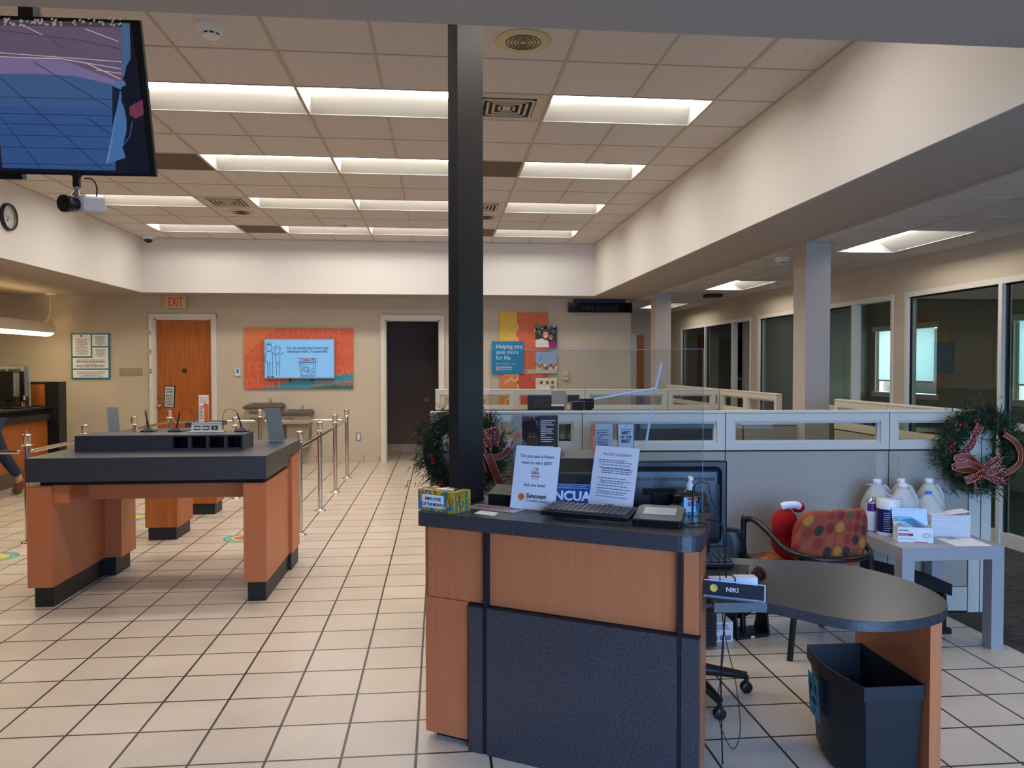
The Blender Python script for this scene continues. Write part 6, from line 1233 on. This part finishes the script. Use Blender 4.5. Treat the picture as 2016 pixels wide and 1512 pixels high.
# ---------------- drinking fountains ----------------
def fountain(TLx, TRx, ztop_px, Y0, dep, drop, label):
    a = py(TLx, ztop_px, Y0); b = py(TRx, ztop_px, Y0); w = b.x-a.x; z = a.z
    t = thing('drinking_fountain', (a.x, Y0, 0), label, 'drinking fountain', 'pair of drinking fountains'); M_f = mat('fountain_taupe', (150, 140, 120), .5); M_fd = mat('fountain_brown', (92, 84, 70), .5); dd = YB-Y0-.002
    G().box(.02, w-.02, .02, dd, z-.19, z-.05, M_f).box(.08, w-.04, .10, dd, z-.62-drop, z-.19, M_f).obj('cabinet', t)
    g = G(); g.add([(0, 0, z-.05), (w, 0, z-.05), (w, dd, z-.05), (0, dd, z-.05), (-.01, -.01, z-.02), (w+.01, -.01, z-.02), (w+.01, dd, z-.02), (-.01, dd, z-.02), (.03, .05, z+.01), (w-.03, .05, z+.01), (w-.03, dd, z+.03), (.03, dd, z+.03)], [(0, 1, 5, 4), (1, 2, 6, 5), (3, 0, 4, 7), (4, 5, 9, 8), (5, 6, 10, 9), (7, 4, 8, 11), (2, 3, 7, 6), (6, 7, 11, 10)], M_fd); g.obj('rim', t)
    g = G(); g.add([(.03, .05, z+.011), (w-.03, .05, z+.011), (w-.03, dd, z+.031), (.03, dd, z+.031), (.08, .10, z-.02), (w-.08, .10, z-.02), (w-.08, dd-.05, z-.01), (.08, dd-.05, z-.01)], [(0, 1, 5, 4), (1, 2, 6, 5), (2, 3, 7, 6), (3, 0, 4, 7), (4, 5, 6, 7)], M_steel); g.obj('basin', t)
    g = G(Matrix.Translation((w*.68, .18, z+.01))); g.lathe([(.022, 0), (.028, .1), (.03, .10), (.024, .0)], M_acryl, 16); g.tube([(0, 0, 0), (0, 0, .05), (.02, -.02, .06)], .008, M_chrome, 8); g.obj('spout_guard', t)
    g = G(); g.rbox(w*.15, w*.45, .012, .022, z-.13, z-.09, M_fd, .003); g.obj('push_bar', t)
    g = G(); 
    for k in range(14): g.box(w-.042, w-.038, .14, dd-.05, z-.28-k*.02, z-.27-k*.02, M_fd)
    g.obj('side_vents', t)
fountain(479, 551, 799, 12.42, .4, .05, 'taller taupe drinking fountain at the left of the pair'); fountain(552, 610, 812, 12.42, .4, -.05, 'lower taupe drinking fountain at the right of the pair')
# ---------------- clock ----------------
c = pX(16, 428, WX0); t = thing('wall_clock', (WX0, c.y-.02, c.z), 'round white wall clock with black rim high on the left wall', 'clock')
RM = Matrix.Rotation(pi/2, 4, 'Y'); Rc = .145
g = G(RM); g.lathe([(Rc, .0), (Rc, .03), (Rc*.95, .042), (Rc*.86, .036), (Rc*.84, .02), (Rc*.84, 0)], M_dark, 40); g.obj('rim', t)
g = G(RM); g.lathe([(Rc*.86, .012), (.0, .013)], M_whitep, 40); g.lathe([(Rc*.86, .014), (Rc*.80, .02), (Rc*.86, .026)], M_steel, 40, cap=False); g.obj('dial', t)
g = G(frameM((.0145, 0, 0), (0, 1, 0), (0, 0, 1)))
for k in range(12): a = k*pi/6; g.text(str(12 if k == 0 else k), .026, M_txt, Matrix.Translation((Rc*.66*sin(a), Rc*.66*cos(a)-.009, .0)), 'CENTER')
g.tube([(0, 0, .002), (-.06, .004, .002)], .003, M_ink, 4); g.tube([(0, 0, .002), (-.035, -.055, .002)], .0035, M_ink, 4); g.obj('hands', t); G(RM).lathe([(Rc*.85, .034), (0, .0345)], glassy('clock_glass', (250, 250, 250), 1.3), 40).obj('glass', t)
# ---------------- hanging screen and camera ----------------
TR_ = pz(271, 40, 3.02); Yt = TR_.y
TR_ = py(271, 40, 3.28); BR_ = py(307, 348, 3.43); n_ = 1
wT = 1.24; hT = (TR_-BR_).length
t = thing('hanging_screen', (TR_.x-wT, TR_.y, TR_.z), 'large ceiling-hung television showing an outdoor camera view of pavement', 'television')
ul = Vector((1, -.012, .0)).normalized(); vl = (TR_-BR_).normalized(); vl = (vl-ul*vl.dot(ul)).normalized()
MT = frameM(BR_-Vector(t.location)-ul*wT, ul, vl); g = G(MT); g.box(0, wT, 0, hT, -.022, 0, M_black); g.box(.12, wT-.12, .06, hT-.1, -.07, -.022, M_dark2); g.box(wT*.44-.14, wT*.44+.14, -.022, 0, -.045, -.008, M_dark); g.obj('casing', t)
def E(n, rgb, e=.75): return mat('screen_'+n, rgb, .6, emis=e*.52)
g = G(MT); b_ = .012; x0, x1, y0, y1 = b_, wT-b_, b_+.006, hT-b_; Wd, Hd = x1-x0, y1-y0
def sp(px, pyy):
    """a spot of the picture on the screen, from the photo"""
    p = MT.inverted() @ (pv(px, pyy, BR_.xy.to_3d(), ul.xy)-Vector(t.location)); return p
TO = Vector(t.location); nT = ul.cross(vl)
def sc(px, pyy, k=1):
    d = ray(px, pyy); tt = (BR_-CO).dot(nT)/d.dot(nT); q_ = CO+d*tt; v = q_-BR_; return (wT+v.dot(ul), v.dot(vl), .001+k*.0004)
def pl(pts, n, rgb, k, e=.75): g.poly([sc(a, b, k) for a, b in pts], E(n, rgb, e))
pl([(-330, 30), (258, 46), (296, 342), (-330, 330)], 'dark', (16, 18, 36), 0, .5)
pl([(-330, 44), (241, 54), (243, 160), (-330, 160)], 'road', (92, 78, 98), 1)
pl([(-330, 118), (60, 114), (128, 120), (232, 160), (240, 190), (-330, 200)], 'kerb', (112, 100, 136), 2)
pl([(-330, 145), (60, 145), (150, 150), (228, 168), (228, 336), (-330, 322)], 'pavement', (56, 82, 122), 3)
pl([(-330, 200), (225, 215), (228, 336), (-330, 322)], 'pavement_low', (46, 76, 124), 4)
pl([(-330, 29), (238, 45), (238, 54), (-330, 44)], 'hedge', (64, 60, 60), 5)
for k in range(60): a, b = rn.uniform(0, 236), rn.uniform(35, 50); pl([(a, b), (a+4, b-2), (a+5, b+1), (a+1, b+4)], 'hedge_leaf', (150, 134, 140), 6)
pl([(240, 45), (256, 46), (258, 120), (246, 150), (242, 150)], 'frame_strip', (62, 92, 126), 6)
def sl(pts, w_, n, rgb, k=7):
    for (a, b), (c, d) in zip(pts, pts[1:]):
        L2 = math.hypot(c-a, d-b); nx, ny = -(d-b)/L2*w_/2, (c-a)/L2*w_/2; pl([(a+nx, b+ny), (c+nx, d+ny), (c-nx, d-ny), (a-nx, b-ny)], n, rgb, k)
for P in ([(40, 47), (86, 70)], [(168, 57), (234, 82)], [(0, 104), (240, 122)], [(170, 124), (240, 136)], [(190, 138), (240, 145)]): sl(P, 1.4, 'paint', (180, 170, 196))
sl([(0, 112), (120, 116), (170, 124), (238, 156)], 1.6, 'kerb_line', (196, 180, 170))
sl([(0, 60), (100, 72), (160, 80), (240, 97)], 1.2, 'crack', (60, 46, 70)); sl([(108, 76), (106, 82), (128, 96)], 1.2, 'crack', (60, 46, 70))
for P in ([(0, 152), (205, 336)], [(66, 122), (220, 214)], [(0, 228), (82, 331)], [(170, 231), (220, 265)]): sl(P, 1.3, 'joint', (20, 34, 70))
for y in (192, 224, 244, 266, 290, 322): sl([(-60, y-2), (220, y+4)], 1.0, 'joint', (20, 34, 70))
pl([(222, 170), (238, 176), (222, 250)], 'board_dark', (14, 22, 44), 8); pl([(238, 178), (246, 236), (212, 322), (210, 320)], 'board_light', (86, 124, 166), 8); pl([(238, 178), (250, 235), (250, 310), (214, 322)], 'board_side', (62, 102, 146), 9)
pl([(228, 160), (246, 160), (250, 170), (238, 176), (226, 170)], 'board_top', (70, 104, 136), 9)
pl([(262, 110), (250, 130), (246, 152), (254, 166), (240, 172), (240, 200), (256, 236), (242, 290), (258, 338), (296, 342), (270, 110)], 'figure', (10, 14, 34), 11, .4)
pl([(256, 210), (282, 196), (284, 226), (268, 234), (256, 226)], 'red_board', (100, 46, 66), 12); sl([(262, 238), (256, 270), (242, 288)], 1.4, 'figure_edge', (60, 100, 150), 12)
pl([(-60, 270), (0, 268), (6, 331), (-60, 330)], 'edge_purple', (40, 26, 50), 9, .5)
g.obj('screen', t, 'glowing picture of blue paving and purple road')
q = py(50, 20, 3.42); hx_ = q.x-t.location.x
G().box(hx_-.03, hx_+.03, .14, .20, -.12, 3.58-TR_.z, M_dark).box(hx_-.1, hx_+.1, .13, .2, -.35, -.1, M_dark).obj('ceiling_pole', t)
cc = py(152, 402, 3.42); t = thing('security_camera', (cc.x, cc.y, cc.z), 'white box security camera with black lens under the hanging screen', 'camera', rz=radians(-0))
ax = Vector((-.42, -.88, -.14)).normalized(); Mc = ax.to_track_quat('Y', 'Z').to_matrix().to_4x4()
g = G(Mc @ Matrix.Translation((0, -.05, 0))); g.rbox(-.036, .036, -.07, .055, -.034, .034, mat('camera_white', (196, 192, 186), .4), .008, 2); g.obj('housing', t)
g = G(Mc @ Matrix.Rotation(-pi/2, 4, 'X')); g.lathe([(.026, .0), (.027, .03), (.033, .035), (.033, .05), (.036, .05), (.036, .068), (.033, .07), (.03, .06), (.0, .06)], M_dark, 28); g.obj('lens', t)
zz = py(150, 346, 3.42).z-cc.z
g = G(); g.tube([(-.005, 0, .034), (0, 0, .06)], [.02, .008], M_steel, 12); g.ball((0, 0, .07), .013, M_steel); g.rbox(-.014, .014, -.012, .012, .07, .12, M_dark, .004); g.rbox(-.02, .02, -.012, .012, .115, zz+.02, M_dark, .005); g.obj('bracket', t)
g = G(); g.tube(smooth([(.05, .06, .03), (.06, .05, .08), (.055, .02, .11), (.03, .0, zz-.01)]), .0035, mat('cable_green', (40, 60, 40), .6), 6); g.obj('cable', t)
# ---------------- wreaths ----------------
M_pine = [mat('pine_green', (38, 66, 36), .8), mat('pine_dark', (22, 40, 26), .8), mat('pine_light', (68, 98, 50), .8), mat('pine_deep', (18, 32, 22), .8)]
M_berry = mat('berry_red', (190, 34, 36), .4); M_rib = mat('ribbon_russet', (112, 32, 24), .5); M_rib2 = mat('ribbon_red_print', (96, 12, 24), .6); M_goldr = mat('gold_wire', (214, 170, 100), .3, .5); M_dots = mat('ribbon_dots', (226, 210, 206), .6)
def wreath(center, R0, label, seed, bow):
    rr = random.Random(seed); t = thing('wreath', center, label, 'wreath', 'holiday wreaths on the front cubicle panels', rz=math.atan2(DD.y, DD.x))
    # local x right, z up, -y towards the viewer
    g = G(); g.tube([(R0*cos(a), -.05, R0*sin(a)) for a in [i*2*pi/40 for i in range(41)]], .046, M_pine[3], 8, False)
    for k in range(3600):
        a = rr.uniform(0, 2*pi); m = rr.gauss(0, .045); R = R0+m; y = -.04-rr.uniform(-.01, .06)
        b = Vector((R*cos(a), y, R*sin(a))); out = 1 if rr.random() < .62 else -.6
        d = Vector((cos(a)*out+rr.gauss(0, .55)-sin(a)*.7, rr.uniform(-1, .15), sin(a)*out+rr.gauss(0, .55)+cos(a)*.7)).normalized(); L2 = rr.uniform(.03, .065)
        s_ = d.cross(Vector((rr.random(), rr.random(), rr.random()))).normalized()*.0028; mt = M_pine[rr.choice((0, 0, 1, 1, 2, 3))]
        g.add([b-s_, b+s_, b+d*L2], [(0, 1, 2)], mt)
        if k % 3 == 0:
            for q_ in range(6): e = b+d*L2*(q_/6); dd = (d+Vector((rr.gauss(0, .6), rr.gauss(0, .4), rr.gauss(0, .6)))).normalized()*.035; g.add([e-s_*.8, e+s_*.8, e+dd], [(0, 1, 2)], mt)
    o = g.obj('pine_sprays', t); o['kind'] = 'stuff'
    for k in range(6):
        a = k*2*pi/6+rr.uniform(-.3, .3); g = G(); cone(g, Vector((R0*cos(a), -.07, R0*sin(a))), .024, 34, None, Vector((rr.uniform(-.4, .4), -1, rr.uniform(-.4, .4)))); g.obj('pine_cone', t)
    for k in range(8):
        a = k*2*pi/8+rr.uniform(-.3, .3); R = R0+rr.uniform(-.03, .05); g = G()
        for q_ in range(4): g.ball((R*cos(a)+rr.uniform(-.018, .018), -.10+rr.uniform(-.01, .01), R*sin(a)+rr.uniform(-.018, .018)), .008, M_berry, sub=1)
        g.ball((R*cos(a), -.095, R*sin(a)-.02), .016, M_pine[2], (1, .2, .6), 1); g.obj('berry_cluster', t)
    def ribbon(P, w, m, dots=False):
        P = smooth(P, 6); v = []; n = len(P); side = None
        for i, p in enumerate(P):
            d = (P[min(i+1, n-1)]-P[max(i-1, 0)]).normalized(); s_ = Vector((0, -1, 0)).cross(d)
            s_ = (s_.normalized() if s_.length > .1 else (side or Vector((1, 0, 0)))); 
            if side is not None and s_.dot(side) < 0: s_ = -s_
            side = s_; tilt = Vector((0, .25*sin(i*.5), 0)); s2 = (s_+tilt).normalized()*w/2; v += [p-s2, p+s2]
        g = G(); g.add(v, [(2*i, 2*i+2, 2*i+3, 2*i+1) for i in range(n-1)], m, True)
        for k in (0, 1): g.tube([v[2*i+k] for i in range(n)], .0016, M_goldr, 5)
        if dots:
            for i in range(2, n-2, 1):
                for q_ in range(2): c_ = v[2*i].lerp(v[2*i+1], rr.uniform(.12, .88))+Vector((0, -.002, 0)); g.ball(c_, .0027, M_dots, (1, .4, 1), 1)
        g.obj('ribbon', t)
    for P, w, m, dts in bow: ribbon([Vector(p) for p in P], w, m, dts)
    return t
# right wreath on the end of the front partition
c = onwall(1916, 882, .04)
Rw = .205
bowR = [([(-.14, -.12, -.02), (-.10, -.14, .04), (-.07, -.13, .10), (-.03, -.12, .16)], .045, M_rib2, True), ([(-.04, -.13, -.12), (-.12, -.15, -.04), (-.20, -.14, -.05), (-.10, -.16, -.09), (-.03, -.14, -.12)], .035, M_rib, False),
 ([(-.05, -.13, -.13), (-.16, -.15, -.12), (-.22, -.15, -.10), (-.14, -.17, -.08)], .035, M_rib, False), ([(-.04, -.14, -.14), (.02, -.17, -.07), (.06, -.17, -.04), (.02, -.15, -.12), (-.03, -.14, -.15)], .04, M_rib2, True),
 ([(-.03, -.14, -.15), (.05, -.16, -.12), (.09, -.16, -.12), (.09, -.14, -.16), (.0, -.14, -.16)], .045, M_rib2, True), ([(-.03, -.15, -.14), (-.10, -.16, -.17), (-.15, -.15, -.19)], .045, M_rib2, True), ([(-.02, -.15, -.15), (.05, -.16, -.19), (.11, -.15, -.21)], .04, M_rib2, True),
 ([(.12, -.12, .10), (.17, -.14, .06), (.21, -.14, .0), (.20, -.15, -.08), (.14, -.15, -.13), (.11, -.14, -.14)], .032, M_rib, False), ([(-.08, -.14, -.18), (-.07, -.14, -.24), (-.05, -.13, -.27)], .012, M_rib, False)]
wreath(c, Rw, 'large pine wreath with a red bow hung at the right end of the front partition', 3, bowR)
c = onwall(912, 888, .04)
bowL = [([(.03, -.12, .22), (.10, -.14, .16), (.15, -.15, .06)], .045, M_rib, False), ([(.05, -.13, .12), (.10, -.15, .06), (.15, -.16, .02), (.14, -.15, .10), (.20, -.14, .13), (.19, -.15, .05)], .06, M_rib2, True),
 ([(.13, -.15, .05), (.18, -.16, -.06), (.22, -.15, -.16), (.25, -.14, -.22)], .045, M_rib, False), ([(.16, -.15, -.02), (.23, -.14, -.02), (.29, -.13, .03)], .035, M_rib, False), ([(.10, -.14, .05), (.11, -.15, -.05), (.13, -.14, -.12)], .04, M_rib2, True)]
wreath(c, Rw, 'pine wreath with russet ribbon hung behind the black post', 8, bowL)
# poster and cabinet inside the far office
a, b = py(1452, 668, YE-.45), py(1500, 748, YE-.45); t = thing('office_poster', (a.x, YE-.41, b.z), 'dark poster of a man in profile inside the far office', 'poster'); w, h = b.x-a.x, a.z-b.z
g = G(frameM((0, -.01, 0), (1, 0, 0), (0, 0, 1))); g.box(0, w, 0, h, -.01, 0, M_dark2); rect(g, 0, 0, w, h*.16, .0006, M_blue); rect(g, 0, 0, w, h*.05, .001, M_paper)
disc(g, w*.42, h*.80, w*.22, .001, M_hairp, 20, 1); disc(g, w*.45, h*.72, w*.20, .0014, C((206, 150, 120)), 20, 1.2); g.poly([(0, h*.16, .0016), (0, h*.5, .0016), (w*.3, h*.55, .0016), (w*.75, h*.3, .0016), (w*.8, h*.16, .0016)], M_dark); g.poly([(w*.3, h*.55, .002), (w*.5, h*.5, .002), (w*.7, h*.3, .002)], M_paper)
for k, s in enumerate(('An adviser', 'is just a call')): g.text(s, .11, M_paper, Matrix.Translation((w*.24, h*(.29-.1*k), .0024)), xs=.9)
g.obj('print', t)
a, b = py(1404, 744, 14.6), py(1434, 768, 14.6); t = thing('file_cabinet', (a.x, 14.6, 0), 'grey file cabinet inside the far glass office', 'cabinet'); w = b.x-a.x
G().box(0, w, 0, .5, 0, a.z, mat('cabinet_grey', (110, 104, 96), .5)).obj('body', t)
for k in range(3): dr_ = G().box(.02, w-.02, -.012, 0, a.z*k/3+.02, a.z*(k+1)/3-.02, MATS['cabinet_grey']).obj('drawer', t); G().box(w*.4, w*.6, -.03, -.012, a.z*(k+.6)/3, a.z*(k+.64)/3, M_steel).obj('handle', dr_)
t = thing('office_desk', (5.6, 9.4, 0), 'desk inside the office with the open doorway', 'desk'); G().box(0, 1.5, 0, .7, .7, .74, M_wood2).obj('desktop', t); G().box(.03, .07, .03, .67, 0, .7, M_wood2).obj('side_panel', t); G().box(1.43, 1.47, .03, .67, 0, .7, M_wood2).obj('side_panel', t)
q = py(1707, 770, 9.7); t = thing('desk_speaker', (q.x, 9.7, .74), 'slim black cylinder standing on the office desk', 'speaker'); G().lathe([(.03, 0), (.03, .25), (0, .255)], M_dark, 20).obj('body', t)
q = py(1738, 780, 9.6); t = thing('binder_stand', (q.x, 9.6, .74), 'black binders on the office desk by the window', 'binders'); G().box(0, .06, 0, .25, 0, .3, M_dark).obj('binder', t); G().box(.07, .13, 0, .25, 0, .3, M_dark2).obj('binder', t); G().box(.14, .20, 0, .25, 0, .28, M_dark).obj('binder', t)
